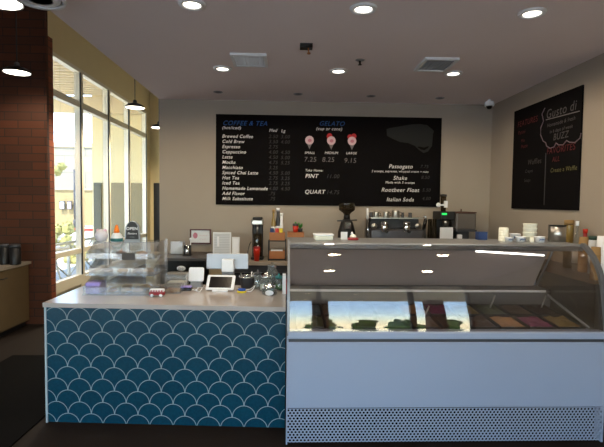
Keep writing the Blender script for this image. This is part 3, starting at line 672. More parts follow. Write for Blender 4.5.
# gelato pans
flav = [('olive pistachio', '3c4228'), ('coffee brown', '4a3a2a'), ('chocolate brown', '2a1a14'), ('slate blue', '3a4c54'), ('grey hazelnut', '50463a'), ('cocoa brown', '301f18'), ('mocha brown', '3c2a20'), ('caramel tan', '94704a'), ('magenta berry', '66264a'), ('ochre yellow', '6a5828')]  # colours darkened to stand for the unlit inside of the case
npan = 10; x_a, x_b = X0+.05, X1-.06; wp = (x_b-x_a)/npan
for rowi, (ya, yb_) in enumerate(((2.975, 3.215), (3.235, 3.475))):
    for k in range(npan):
        nm, col = flav[(k + rowi*3) % 10]; xa = x_a+k*wp+.006; xb = x_a+(k+1)*wp-.006
        zf = lambda y: .695 + (y-2.952)*.0836 + .004
        za = zf(ya)
        t = thing('gelato_pan', ((xa+xb)/2, (ya+yb_)/2, za), '%s gelato, shade painted into its colour, in steel pan, %s row of the case, beside %s' % (nm, ('front', 'rear')[rowi], (flav[(k-1+rowi*3) % 10][0]+' pan') if k else 'the left end glass'), 'gelato pan', 'gelato pans in the display case')
        zt = zf(yb_)+.035
        p_ = MB()
        zr = lambda y: zf(y)+.035
        p_.prism_x([(ya, za-.0), (ya-.0, zr(ya)), (ya+.006, zr(ya)), (ya+.006, za)], xa, xb)
        p_.prism_x([(yb_-.006, zf(yb_)), (yb_-.006, zr(yb_)), (yb_, zr(yb_)), (yb_, zf(yb_))], xa, xb)
        for x in (xa, xb-.003): p_.prism_x([(ya, za), (ya, zr(ya)), (yb_, zr(yb_)), (yb_, zf(yb_))], x, x+.003)
        part('pan', p_, M['pan_steel'], t)
        g = MB(); nx, ny = 10, 10; rnd = random.Random(k*7+rowi); ph = rnd.uniform(0, 6); vs = []; fs = []
        for i in range(nx+1):
            for j in range(ny+1):
                fx, fy = i/nx, j/ny; y = ya+.006+(yb_-ya-.012)*fy; x = xa+.003+(xb-xa-.006)*fx
                e = min(fx, 1-fx, fy, 1-fy)*4; e = min(e, 1)
                vs.append((x, y, zf(y)+.022+e*(.022+.008*math.sin(fx*9+ph+fy*5)+.006*math.sin(fy*14+ph))))
        for i in range(nx):
            for j in range(ny): a_ = i*(ny+1)+j; fs.append((a_, a_+ny+1, a_+ny+2, a_+1))
        b0 = len(vs); vs += [(x, y, z-.03) for x, y, z in vs[:1]]
        vs.pop(); g.add(vs, fs, True)
        g.add([(xa+.003, ya+.006, zf(ya)+.003), (xb-.003, ya+.006, zf(ya)+.003), (xb-.003, yb_-.006, zf(yb_)+.003), (xa+.003, yb_-.006, zf(yb_)+.003)], [(0, 1, 2, 3)])
        part('gelato', g, mat('gelato', col, .6, noise=.2, scale=20, bump=.3), t)
        if (rowi, k) in ((0, 4), (1, 7), (1, 9)):
            mt_ = Vector(((xa+xb)/2, (ya+yb_)/2, zf((ya+yb_)/2)+.04))
            part('paddle', MB().tube([mt_, mt_+Vector((.05, .03, .09))], .006, 6), M['steel'], t, 'steel serving paddle')

# ---------------------------------------------------------------- back counter and aisle cabinets
bcz = .86
bcx0 = at(250, 262, Y=5.25).x - .3
bk = thing('back_counter', (1.2, 5.5, 0), 'long grey wood-edged back counter under the menu board', 'counter')
part('body', MB().box(bcx0+.03, XR-.52, 5.27, YB-.002, 0, bcz-.04), M['dark_grey'], bk)
part('countertop', MB().box(bcx0, XR-.5, 5.24, YB-.002, bcz-.04, bcz), M['butcher'], bk)
part('front_rail', MB().box(bcx0, 1.9, 5.235, 5.268, .72, .735), M['black'], bk)
fz = .905
fb = thing('low_cabinet', (-1.16, 5.5, 0), 'low black cabinet with oval white badge left of the back counter', 'cabinet')
fx0, fx1 = at(160, 257, Y=5.2).x, at(206, 257, Y=5.2).x
part('body', MB().box(fx0+.01, fx1-.01, 5.2, YB-.002, .03, fz-.03), M['gloss_black'], fb)
part('top', MB().box(fx0-.02, fx1+.015, 5.17, YB-.002, fz-.03, fz), M['cap_wood'], fb, 'dark grey top')
part('base', MB().box(fx0+.03, fx1-.03, 5.25, YB-.02, 0, .03), M['black'], fb)
p = at(181, 268.5, Y=5.19); Mx = Matrix.Translation((p.x, 5.195, p.z)) @ Matrix.Rotation(PI/2, 4, 'X')
bdg = part('badge', MB().lathe([(.0001, .004), (.045, .004), (.05, 0)], (0, 0, 0), 24, M=Mx, sy=.62), M['paper'], fb, 'oval white badge')
part('badge_letters', text_mesh('ilio', .045, (p.x-.035, 5.190, p.z-.012), shear=.1), M['black'], bdg)
part('handle', MB().tube([(fx1-.08, 5.185, .5), (fx1-.08, 5.17, .52), (fx1-.08, 5.17, .72), (fx1-.08, 5.185, .74)], .008), M['steel'], fb)
wb = thing('wood_end_cabinet', (-.83, 5.5, 0), 'narrow tan wooden cabinet between black cabinet and back counter', 'cabinet')
part('body', MB().box(fx1+.02, bcx0-.005, 5.28, YB-.002, 0, .87), M['wood'], wb)
part('door', MB().box(fx1+.03, bcx0-.015, 5.262, 5.28, .08, .84), M['wood'], wb)
# right side ledge along the wall
sc_ = thing('side_counter', (2.42, 4.1, 0), 'dark narrow side counter along right wall beyond the gelato case', 'counter')
part('countertop', MB().box(2.14, XR-.002, 3.1, 5.2, .965, 1.0), M['cap_wood'], sc_)
part('body', MB().box(2.18, XR-.002, 3.14, 5.18, 0, .965), M['cap_wood'], sc_)
part('shelf_panel', MB().box(2.15, 2.18, 3.1, 5.2, 0, .965), mat('olive_panel', '3e3a2e', .7), sc_)

# left wooden sideboard
cx = -3.13
M['side_wood'] = mat('dull_oak', '6a573a', .6, noise=.12, scale=10)
sb = thing('wooden_sideboard', (-3.5, 5.2, 0), 'light wood sideboard against the red brick pier at left', 'cabinet')
zt = .785
part('carcass', MB().box(-3.75, cx-.02, 4.2, 5.735, .06, zt-.03), M['side_wood'], sb)
part('plinth', MB().box(-3.72, cx-.05, 4.24, 5.70, 0, .06), M['black'], sb)
part('top', MB().box(-3.77, cx+.01, 4.18, 5.745, zt-.03, zt), M['butcher'], sb, 'pale grey top')
for k, (ya, yb_) in enumerate(((4.22, 4.92), (4.94, 5.64))):
    d_ = part('door', MB().box(cx-.02, cx, ya, yb_, .08, zt-.045), M['side_wood'], sb)
    hp = at(3, 277, X=cx)
    hy = hp.y if k else 4.55
    part('handle', MB().tube([(cx, hy-.05, hp.z-.02), (cx+.02, hy-.05, hp.z-.02), (cx+.02, hy+.05, hp.z-.02), (cx, hy+.05, hp.z-.02)], .006, 6), M['black'], d_)
for i, (u0, u1, lab) in enumerate(((0, 9, 'black lidded canister at left frame edge on the wooden sideboard'), (10, 20.5, 'black lidded canister nearer the brick pier on the wooden sideboard'))):
    Y = 5.45; a = at(u0, 244, Y=Y); b = at(u1, 262, Y=Y); r = (b.x-a.x)/2; c = ((a.x+b.x)/2, Y, zt)
    t = thing('canister', c, lab, 'canister', 'black canisters on the sideboard')
    part('body', MB().lathe([(r*.96, 0), (r, .01), (r, .2), (.0001, .2)], c, 24), M['black'], t)
    part('lid', MB().lathe([(r*1.02, .2), (r*1.02, .225), (r*.9, .235), (.0001, .235)], c, 24), M['dark_grey'], t)
p = at(15, 355, Z=.01)
tag(part('floor_mat', MB().rbox(-2.68, -1.70, 1.6, p.y, 0, .012, .02), M['mat']), 'large black rubber mat on the floor left of the tiled counter', 'mat')

# ---------------------------------------------------------------- things on the service counter
Z = HT
# stacked acrylic pastry bins
pd = thing('pastry_display', (-1.25, 3.62, Z), 'clear acrylic three-tier pastry display at the left end of counter', 'pastry display')
def bin_(x0, x1, y0, y1, z0, z1, name, fl=.45):
    m = MB(); t = .006; zf_ = z0+(z1-z0)*fl
    m.box(x0, x1, y0, y1, z0, z0+t)
    m.box(x0, x1, y1-t, y1, z0+t, z1)
    m.box(x0, x1, y0, y0+t, z0+t, zf_)
    for x in (x0, x1-t): m.prism_x([(y0+t, z0+t), (y0+t, zf_), (y0+(y1-y0)*.45, z1), (y1-t, z1), (y1-t, z0+t)], x, x+t)
    m.prism_x([(y0, zf_), (y0+t, zf_), (y0+(y1-y0)*.45+t, z1), (y0+(y1-y0)*.45, z1)], x0+t, x1-t)
    m.box(x0+t, x1-t, y0+(y1-y0)*.45, y1, z1-t, z1)
    return m
bx0, bx1 = -1.50, -.985
part('bottom_bin', bin_(bx0, bx1, 3.44, 3.86, Z, Z+.135, 'b'), M['acrylic'], pd)
part('middle_bin', bin_(bx0+.02, bx1-.01, 3.50, 3.86, Z+.137, Z+.265, 'm'), M['acrylic'], pd)
part('top_bin', bin_(bx0+.0, bx1-.01, 3.50, 3.86, Z+.267, Z+.38, 't', .35), M['acrylic'], pd)
rail = MB()
for z_ in (.0, .137, .267):
    y_ = 3.434 if z_ == 0 else 3.492; part('edge_rail', MB().box(bx0, bx1, y_, y_+.006, Z+z_, Z+z_+.012), M['acrylic'], pd)
for x in (bx0, bx1-.012): part('corner_post', MB().box(x, x+.012, 3.861, 3.872, Z, Z+.39), M['acrylic'], pd)
a = at(122, 253, Y=3.49); b = at(135, 260, Y=3.49)
part('label_card', MB().box(a.x, b.x, 3.486, 3.491, b.z, a.z), mat('slate_card', '4a4644', .7), pd, 'small dark slate card')
rnd = random.Random(4); k = 0
for (zz, ps) in ((Z+.007, ((-1.32, 3.55), (-1.22, 3.56), (-1.13, 3.55), (-1.26, 3.7), (-1.12, 3.7))), (Z+.145, ((-1.38, 3.62), (-1.27, 3.62), (-1.15, 3.62), (-1.07, 3.64))), (Z+.275, ((-1.3, 3.68), (-1.14, 3.68)))):
    for x, y in ps:
        t_ = tag(part('pastry', MB().lathe([(.02, 0), (.038, .006), (.036, .02), (.022, .03), (.0001, .033)], (x, y, zz), 14, sx=1.1), M['brown'] if zz > Z+.1 and k % 2 else M['pastry']),
            ('baked pastry in the %s bin of the acrylic display, %s' % ('bottom' if zz < Z+.1 else 'middle' if zz < Z+.2 else 'top', ['front left', 'front centre', 'front right', 'rear left', 'rear right', 'far left', 'left of centre', 'right of centre', 'far right', 'left', 'right'][k])), 'pastry', 'pastries in the acrylic display'); k += 1
tag(part('paper_bag', MB().rbox(-1.49, -1.385, 3.46, 3.6, Z+.008, Z+.09, .012), M['purple']), 'lilac paper bag in left corner of the bottom acrylic bin', 'bag')
ZT = Z+.38
p = at(100, 241, Y=3.65); t = thing('plush_toy', (p.x, 3.68, ZT), 'round white plush toy on top of the acrylic display, leftmost', 'plush toy')
part('body', MB().lathe([(.0001, 0), (.03, .004), (.046, .03), (.05, .055), (.036, .08), (.018, .095), (.0001, .1)], (p.x, 3.68, ZT), 18), mat('white_plush', 'd8d4dc', .95, bump=.5), t)
for s in (-1, 1): part('ear', MB().lathe([(.0001, 0), (.014, .006), (.012, .02), (.0001, .026)], (p.x+s*.028, 3.68, ZT+.075), 10), mat('pink_plush', 'd8b4c0', .95), t)
p = at(115, 241, Y=3.65); t = thing('squeeze_bottle', (p.x+.01, 3.66, ZT), 'squat white squeeze bottle with orange cone cap on the display', 'bottle')
part('body', MB().lathe([(.04, 0), (.046, .01), (.046, .035), (.03, .065), (.018, .075), (.0001, .075)], (p.x+.01, 3.66, ZT), 20), M['white'], t)
part('cap', MB().lathe([(.022, .072), (.02, .09), (.009, .13), (.0001, .134)], (p.x+.01, 3.66, ZT), 16), M['orange'], t, 'orange cone cap')
part('band', MB().lathe([(.047, .004), (.0475, .02), (.047, .03)], (p.x+.01, 3.66, ZT), 20), M['teal'], t, 'teal label band')
p = at(132.5, 238, Y=3.66); t = thing('arched_sign', (p.x, 3.66, ZT), 'arched grey-framed black sign standing on the acrylic display', 'sign')
def arch(w_, h_): return [(p.x-w_*1.12, ZT), (p.x+w_*1.12, ZT), (p.x+w_, ZT+h_*.55)] + [(p.x+w_*math.cos(a_), ZT+h_*.55+h_*.45*math.sin(a_)) for a_ in [PI*j/10 for j in range(1, 10)]] + [(p.x-w_, ZT+h_*.55)]
part('frame', MB().prism_y(arch(.055, .165), 3.655, 3.675), M['grey'], t)
q = [(x*.0+p.x+(x-p.x)*.8, ZT+.022+(z-ZT)*.84) for x, z in arch(.055, .165)]
sf = part('face', MB().prism_y(q, 3.650, 3.655), M['black'], t, 'black face')
part('lettering', merge(text_mesh('OPEN', .032, (p.x, 3.649, ZT+.095), align='CENTER', shear=0, bold=.001), text_mesh('flavors', .024, (p.x, 3.649, ZT+.06), align='CENTER'), text_mesh('- - -', .02, (p.x, 3.649, ZT+.035), align='CENTER', shear=0)), M['chalk_white'], sf)
part('foot', MB().box(p.x-.06, p.x+.06, 3.64, 3.69, ZT, ZT+.012), M['grey'], t)
# toy bus
bxx = at(156, 297, Z=Z); t = thing('toy_bus', (bxx.x, bxx.y+.03, Z), 'tiny red and white toy camper bus on the counter edge', 'toy bus')
x0, x1, y0 = bxx.x-.055, bxx.x+.058, bxx.y+.005
part('body', MB().rbox(x0, x1, y0, y0+.045, Z+.01, Z+.034, .010), M['dark_red'], t, 'red lower body')
bus_roof = part('roof', MB().rbox(x0+.003, x1-.003, y0+.002, y0+.043, Z+.034, Z+.056, .010), M['white'], t, 'white upper body')
for k in range(5): part('window', MB().box(x0+.012+k*.019, x0+.025+k*.019, y0+.0005, y0+.003, Z+.037, Z+.048), M['dark_red'], bus_roof)
for dx in (.024, .088):
    for dy in (0, .042):
        part('wheel', MB().lathe([(.0001, -.004), (.011, -.004), (.011, .004), (.0001, .004)], (0, 0, 0), 16, M=Matrix.Translation((x0+dx, y0+dy+.0015, Z+.011)) @ Matrix.Rotation(PI/2, 4, 'X')), M['paper'], t)
# clear food boxes
def clear_box(x0, x1, y0, y1, z0, z1, lab, inner):
    t = thing('clear_box', ((x0+x1)/2, (y0+y1)/2, z0), lab, 'box', 'clear plastic boxes by the pastry display')
    m = MB(); th = .003
    m.box(x0, x1, y0, y1, z0, z0+th).box(x0, x1, y0, y0+th, z0+th, z1).box(x0, x1, y1-th, y1, z0+th, z1).box(x0, x0+th, y0+th, y1-th, z0+th, z1).box(x1-th, x1, y0+th, y1-th, z0+th, z1)
    part('tub', m, M['acrylic'], t); part('lid', MB().rbox(x0-.004, x1+.004, y0-.004, y1+.004, z1, z1+.01, .006), M['acrylic'], t)
    part('contents', MB().rbox(x0+.012, x1-.012, y0+.012, y1-.012, z0+.004, z0+(z1-z0)*.5, .008), inner, t)
clear_box(-.955, -.79, 3.66, 3.80, Z, Z+.115, 'taller clear plastic box behind the toy bus', M['cream'])
clear_box(-.93, -.80, 3.52, 3.63, Z, Z+.055, 'low clear plastic box of wrapped sweets before the taller box', M['pastry'])
# charging block
p = at(186, 291, Z=Z); t = thing('charging_block', (p.x, p.y, Z), 'small black charging block with pale top beside the clear boxes', 'charger')
part('body', MB().rbox(p.x-.04, p.x+.04, p.y, p.y+.06, Z, Z+.024, .006), M['gloss_black'], t)
part('top', MB().rbox(p.x-.037, p.x+.037, p.y+.0, p.y+.058, Z+.024, Z+.034, .006), M['purple'], t, 'pale lilac top')
# white square stand
def slab(cx_, cy_, cz_, w_, h_, th, tilt, r=.012, turn=0):
    Mx = Matrix.Translation((cx_, cy_, cz_)) @ Matrix.Rotation(turn, 4, 'Z') @ Matrix.Rotation(PI/2 - tilt, 4, 'X')
    return Mx
p = at(195.5, 284, Y=3.78); t = thing('card_reader', (p.x, 3.8, Z), 'tilted white square card reader on grey stand left of tablet', 'card reader')
Mx = slab(p.x+.005, 3.79, Z+.105, 0, 0, 0, .25)
part('screen_back', MB().rbox(-.062, .062, -.058, .058, -.006, .006, .014, M=Mx), M['white'], t)
part('stand', MB().prism_x([(3.76, Z), (3.80, Z+.09), (3.82, Z+.09), (3.86, Z)], p.x-.04, p.x+.045), M['grey'], t)
# tablet facing the customer
Mx = Matrix.Translation((at(220, 287, Y=3.62).x, 3.66, Z+.062)) @ Matrix.Rotation(-.06, 4, 'Z') @ Matrix.Rotation(.85, 4, 'X')
t = thing('tablet', (at(220, 287, Y=3.62).x, 3.66, Z), 'white tablet with dark screen on a low white stand', 'tablet')
part('body', MB().rbox(-.112, .112, -.068, .068, -.005, .005, .012, M=Mx), M['white'], t)
part('screen', MB().box(-.088, .088, -.05, .05, .005, .0062, M=Mx), M['gloss_black'], t, 'dark screen')
part('stand', MB().prism_x([(3.60, Z), (3.60, Z+.008), (3.62, Z+.012), (3.69, Z+.08), (3.75, Z)], t.location.x-.06, t.location.x+.06), M['white'], t)
# POS screen seen from behind
a = at(208, 252.5, Y=4.0); b = at(249, 268, Y=4.0); cxp = (a.x+b.x)/2
t = thing('register_screen', (cxp, 3.92, Z), 'wide silver register screen seen from behind on white square stand', 'register')
Mx = Matrix.Translation((cxp, 3.93, (a.z+b.z)/2)) @ Matrix.Rotation(PI/2-.15, 4, 'X')
part('screen_back', MB().rbox(-(b.x-a.x)/2, (b.x-a.x)/2, -.066, .066, -.008, .008, .01, M=Mx), mat('silver_back', 'a8adb6', .35, .2), t)
a2 = at(221.5, 259.5, Y=3.84); b2 = at(233.5, 272, Y=3.84)
part('stand_block', MB().rbox(a2.x, b2.x, 3.84, 3.90, b2.z, a2.z, .008), M['white'], t)
part('stand_base', MB().rbox(a2.x+.002, b2.x-.002, 3.85, 3.93, Z, b2.z, .008), M['grey'], t)
# receipt printer
x_ = a2.x; t = thing('receipt_printer', (x_-.09, 3.86, Z), 'dark receipt printer tucked left of the white register stand', 'printer')
part('body', MB().rbox(x_-.1, x_-.005, 3.82, 3.95, Z, Z+.07, .01), M['dark_grey'], t); part('lid', MB().rbox(x_-.095, x_-.01, 3.83, 3.94, Z+.07, Z+.082, .008), M['gloss_black'], t)
# tape ring with cables and pens
p = at(241.5, 293, Z=Z); t = thing('tape_roll', (p.x, p.y+.02, Z), 'blue tape roll resting on a yellow roll before the cables', 'tape')
for z0, m_, r_, lab in ((0, M['yellow'], .036, 'yellow roll'), (.014, M['blue'], .031, 'blue roll')):
    part('roll', MB().lathe([(r_*.6, z0), (r_, z0), (r_, z0+.013), (r_*.6, z0+.013), (r_*.6, z0)], (p.x, p.y+.03, Z), 24), m_, t, lab)
p = at(249, 289, Z=Z); p.x -= .02; t = thing('utensil_bucket', (p.x, 3.78, Z), 'dark steel bucket of utensils and cables right of tablet', 'bucket')
part('bucket', MB().lathe([(.05, 0), (.062, .085), (.065, .09), (.06, .09), (.048, .006), (.0001, .006)], (p.x-.0, 3.78, Z), 24), M['dark_grey'], t)
part('rim', MB().lathe([(.062, .088), (.069, .088), (.069, .098), (.062, .098), (.062, .088)], (p.x, 3.78, Z), 24), M['chrome'], t, 'shiny steel rim')
rnd = random.Random(9)
for k in range(7):
    a_ = rnd.uniform(0, 6.28); q = Vector((p.x+.03*math.cos(a_), 3.78+.03*math.sin(a_), Z+.01)); e = Vector((p.x+.055*math.cos(a_), 3.78+.055*math.sin(a_), Z+.11+.02*rnd.random()))
    tag(part('utensil', MB().tube([q, e], .0035, 6), M['white'] if k % 2 else M['steel']), ('white' if k % 2 else 'steel')+' utensil standing in the dark bucket right of tablet', 'utensil', ('white' if k % 2 else 'steel')+' utensils in the bucket')
def cable(pts, lab, m_=None, r=.003):
    P = [Vector(q) for q in pts]; out = []
    for i in range(len(P)-1):
        for s in range(6):
            t_ = s/6; p0, p1, p2_, p3 = P[max(i-1, 0)], P[i], P[i+1], P[min(i+2, len(P)-1)]
            out.append(.5*((2*p1)+(-p0+p2_)*t_+(2*p0-5*p1+4*p2_-p3)*t_*t_+(-p0+3*p1-3*p2_+p3)*t_**3))
    out.append(P[-1]); tag(part('cable', MB().tube(out, r, 6), m_ or M['white']), lab, 'cable')
c0 = Z+.004
cable([(-.74, 3.66, c0), (-.70, 3.62, c0), (-.665, 3.58, c0), (-.655, 3.66, c0+.02), (-.66, 3.74, c0)], 'white cable curling between charging block and tablet')
cable([(-.66, 3.75, c0), (-.70, 3.70, c0+.01), (-.69, 3.66, c0+.012), (-.71, 3.64, c0)], 'white cable running from card reader to the tablet front')
cable([(-.33, 3.62, c0), (-.27, 3.60, c0), (-.24, 3.62, c0+.04), (-.26, 3.66, c0+.02), (-.29, 3.68, c0), (-.33, 3.66, c0)], 'white cable looping before the utensil bucket')
cable([(-.38, 3.75, c0), (-.34, 3.66, c0), (-.38, 3.60, c0+.01)], 'black cable beside the tablet right edge', M['black'])
# jars
def jar(x, y, r, h, lab, content=None, lidm=None, card=True):
    t = thing('glass_jar', (x, y, Z), lab, 'jar', 'glass jars on the counter')
    part('glass', MB().lathe([(r*.92, 0), (r, .008), (r, h*.72), (r*.72, h*.86), (r*.7, h), (r*.66, h), (r*.68, h*.85), (r*.95, h*.71), (r*.95, .01), (.0001, .008)], (x, y, Z), 24), M['jar_glass'], t)
    if lidm: part('lid', MB().lathe([(r*.78, h), (r*.8, h+.004), (r*.78, h+.016), (r*.2, h+.02), (r*.22, h+.035), (.0001, h+.038)], (x, y, Z), 24), lidm, t)
    if content: part('contents', MB().lathe([(r*.88, .012), (r*.9, h*.45), (.0001, h*.5)], (x, y, Z), 18), content, t)
    if card:
        cz = Z+h*.38; pr_ = [(x+.032*math.cos(k*PI/8), cz+.02*math.sin(k*PI/8)) for k in range(16)]
        part('label_sticker', MB().prism_y(pr_, y-r-.002, y-r+.004), M['paper'], t, 'oval white sticker')
jar(-.12, 3.51, .058, .055, 'low round glass jar at front of the jar group', None, M['chrome'])
jar(-.15, 3.64, .055, .11, 'wide glass jar behind the low jar with white sticker', M['cream'], M['chrome'])
jar(-.222, 3.72, .034, .12, 'empty glass jar left in the jar group', None, M['dark_grey'], False)
jar(-.05, 3.66, .04, .10, 'glass jar with green contents right in the jar group', M['green'], M['teal'], False)
jar(-.11, 3.81, .05, .17, 'tallest clear glass jar at the back of jar group', None, M['jar_glass'], False)
p = at(286, 297, Y=3.5); t = thing('white_carton', (p.x-.01, 3.55, Z), 'slim white carton with red side beside the gelato case', 'carton')
part('carton', MB().box(p.x-.028, p.x-.002, 3.52, 3.58, Z, Z+.15), M['white'], t)
part('side_print', MB().box(p.x-.0015, p.x+.006, 3.522, 3.578, Z, Z+.11), M['dark_red'], t, 'red printed side')

# ---------------------------------------------------------------- things on the back counters and wall
t = thing('framed_certificate', (at(200, 240, Y=5.84).x, 5.84, at(200, 244, Y=5.84).z), 'red-framed certificate with pink emblem on the back wall', 'picture frame')
a = at(190, 229, Y=5.84); b = at(211, 244, Y=5.84)
fm = MB(); w_ = .016
for q in ((a.x, b.x, a.z-w_, a.z), (a.x, b.x, b.z, b.z+w_), (a.x, a.x+w_, b.z+w_, a.z-w_), (b.x-w_, b.x, b.z+w_, a.z-w_)): fm.box(q[0], q[1], 5.83, 5.858, q[2], q[3])
part('frame', fm, mat('maroon_frame', '4c141c', .4), t)
part('sheet', MB().box(a.x+w_, b.x-w_, 5.845, 5.855, b.z+w_, a.z-w_), M['paper'], t)
part('emblem', disc(MB(), 195.3, 235.5, 2.3, 5.843, sq=1.3), M['chalk_rose'], t, 'pink oval emblem')
part('lines', merge(text_mesh('Certificate', .022, (at(199, 236, Y=5.843).x, 5.843, at(199, 236, Y=5.843).z)), text_mesh('of quality', .02, (at(199.5, 239, Y=5.843).x, 5.843, at(199, 239.5, Y=5.843).z))), M['chalk_pink'], t)
a = at(171, 241, Y=5.6); b = at(184, 249, Y=5.6)
clear_t = thing('clear_tray', ((a.x+b.x)/2, 5.6, fz), 'frosted clear tray on the black cabinet top', 'tray')
part('tray', MB().rbox(a.x, b.x, 5.55, 5.68, fz, a.z, .012), clear('frosted', 'e8ecf0', .08, .35), clear_t)
p = at(187.5, 253, Y=5.45); t = thing('napkin_dispenser', (p.x, 5.45, fz), 'small black and steel napkin dispenser on black cabinet', 'dispenser')
part('base', MB().rbox(p.x-.05, p.x+.05, 5.40, 5.50, fz, fz+.01, .01), M['black'], t)
part('body', MB().lathe([(.032, .01), (.034, .02), (.034, .11), (.022, .125), (.0001, .128)], (p.x, 5.45, fz), 20), M['chrome'], t)
part('side_panel', MB().box(p.x-.038, p.x-.028, 5.425, 5.475, fz+.01, fz+.12).box(p.x+.028, p.x+.038, 5.425, 5.475, fz+.01, fz+.12), M['black'], t)
part('stem', MB().tube([(p.x+.03, 5.47, fz+.1), (p.x+.035, 5.47, fz+.18)], .007).lathe([(.0001, .165), (.016, .18), (.016, .2), (.0001, .21)], (p.x+.035, 5.47, fz), 12), M['white'], t, 'white knob on thin stem')
# paper sign boards standing on the wood cabinet / counter
for (u0, u1, v0, v1, lab, grp) in ((213, 231, 232, 253, 'larger pale menu sheet stand behind the register screen', 0), (232, 239.5, 237, 253, 'smaller white card stand behind the register screen', 1)):
    Y = 5.5; a = at(u0, v0, Y=Y); b = at(u1, v1, Y=Y); base = .872 if b.x < bcx0 else bcz
    base = bcz if a.x > bcx0 else .87
    t = thing('sign_stand', ((a.x+b.x)/2, Y, base), lab, 'sign stand')
    part('holder', MB().box(a.x, b.x, Y, Y+.012, base, a.z).box(a.x, b.x, Y-.03, Y+.06, base, base+.006), M['paper'], t)
    part('sheet', MB().box(a.x+.015, b.x-.015, Y-.003, Y, base+.03, a.z-.02), M['fan_fold'] if grp == 0 else M['white'], t)
    if grp == 0: part('clip', MB().box(a.x+.05, a.x+.075, Y-.012, Y-.003, a.z-.17, a.z-.05), M['white'], t)
# blender
def bx(u0, u1, v0, v1, Y): a = at(u0, v0, Y=Y); b = at(u1, v1, Y=Y); return a.x, b.x, b.z, a.z
x0, x1, z0, z1 = bx(251.5, 263.5, 217, 258, 5.5); cxp = (x0+x1)/2; z0 = bcz; hh = z1-z0
t = thing('blender', (cxp, 5.5, bcz), 'tall black and silver blender machine left of the wooden crates', 'blender')
part('base', MB().rbox(x0, x1, 5.42, 5.6, z0, z0+.03, .015), M['black'], t)
part('column', MB().rbox(x0+.01, x1-.01, 5.5, 5.6, z0+.03, z1-.08, .015), M['black'], t)
part('head', MB().rbox(x0+.0, x1-.0, 5.42, 5.6, z1-.09, z1-.03, .02), M['steel'], t, 'brushed silver head')
part('cap', MB().rbox(x0+.015, x1-.015, 5.44, 5.58, z1-.03, z1, .02), M['black'], t)
part('jug', MB().lathe([(.035, .03), (.045, .06), (.055, .3), (.05, .31), (.0001, .31)], (cxp, 5.47, z0), 18), M['hopper'], t)
part('spindle', MB().tube([(cxp, 5.46, z0+.3), (cxp, 5.46, z1-.09)], .012), M['steel'], t)
cable([(x0-.007, 5.56, bcz+.2), (x0-.03, 5.6, bcz+.16), (x0-.05, 5.58, bcz+.06), (x0-.055, 5.6, bcz+.004)], 'black power cord trailing left of the tall blender', M['black'], .005)
x0, x1, z0, z1 = bx(253.5, 260, 244, 259, 5.32); cxp = (x0+x1)/2; r = (x1-x0)/2
t = thing('red_tumbler', (cxp, 5.32, bcz), 'bright red tumbler with dark lid standing before the blender', 'tumbler')
part('cup', MB().lathe([(r*.75, 0), (r, .12), (r, .15), (.0001, .15)], (cxp, 5.32, bcz), 22), M['red'], t)
part('lid', MB().lathe([(r*1.05, .15), (r*1.05, .16), (r*.8, .168), (.0001, .17)], (cxp, 5.32, bcz), 22), M['dark_red'], t)
part('straw', MB().tube([(cxp+.01, 5.32, bcz+.165), (cxp+.015, 5.32, bcz+.185)], .006), M['white'], t)
# two-tier caddy
x0, x1, z0, z1 = bx(268.5, 286, 232, 258, 5.45); z0 = bcz
t = thing('crate_stand', ((x0+x1)/2, 5.45, bcz), 'two-tier black rack holding two orange wood crates', 'rack')
fr = MB()
for x in (x0, x1-.012):
    for y in (5.36, 5.54): fr.box(x, x+.012, y, y+.012, z0, z1-.09)
for z_ in (z0+.008, z1-.105): fr.box(x0+.012, x1-.012, 5.36, 5.372, z_, z_+.012).box(x0+.012, x1-.012, 5.54, 5.552, z_, z_+.012).box(x0+.012, x1-.012, 5.372, 5.54, z_, z_+.004)
part('frame', fr, M['black'], t)
def crate(x0, x1, y0, y1, z0, z1, lab):
    m = MB(); th = .01
    m.box(x0, x1, y0, y1, z0, z0+th).box(x0, x1, y0, y0+th, z0+th, z1).box(x0, x1, y1-th, y1, z0+th, z1).box(x0, x0+th, y0+th, y1-th, z0+th, z1).box(x1-th, x1, y0+th, y1-th, z0+th, z1)
    return tag(part('wooden_crate', m, M['orange_wood']), lab, 'crate', 'orange wood crates')
crate(x0+.014, x1-.014, 5.375, 5.535, z0+.021, z0+.11, 'orange wood crate on the lower tier of black rack')
crate(x0+.014, x1-.014, 5.375, 5.535, z1-.092, z1, 'orange wood crate on the upper tier of black rack')
tag(part('napkin_stack', MB().rbox(x0+.03, x1-.04, 5.39, 5.51, z0+.032, z0+.125, .006), M['paper']), 'white folded napkins in the lower crate of black rack', 'napkins')
UZ = z1
def bottle(x, y, r, h, zb, m_, capm, lab, grp='bottles in the upper crate', neck=.35):
    t = thing('syrup_bottle', (x, y, zb), lab, 'bottle', grp)
    bb = part('bottle', MB().lathe([(r*.95, 0), (r, .006), (r, h*.55), (r*neck, h*.72), (r*neck, h*.9), (.0001, h*.9)], (x, y, zb), 16), m_, t)
    part('cap', MB().lathe([(r*neck*1.2, h*.9), (r*neck*1.2, h), (.0001, h)], (x, y, zb), 12), capm, bb)
    part('label_band', MB().lathe([(r*1.02, h*.15), (r*1.02, h*.42)], (x, y, zb), 16), M['paper'], bb)
ub = z1-.081
p1 = at(273.5, 222, Y=5.45).x; p2_ = at(278, 222, Y=5.45).x; p3 = at(281.5, 222, Y=5.45).x
amber = mat('amber', '8a7440', .2)
bottle(p1, 5.44, .026, at(273, 209.5, Y=5.44).z-ub, ub, amber, M['tan'], 'amber bottle, left in the upper wooden crate', neck=.5)
bottle(p2_, 5.485, .03, at(278, 208, Y=5.5).z-ub, ub, M['dark_grey'], M['white'], 'tall dark bottle with white cap, middle in the upper crate', neck=.6)
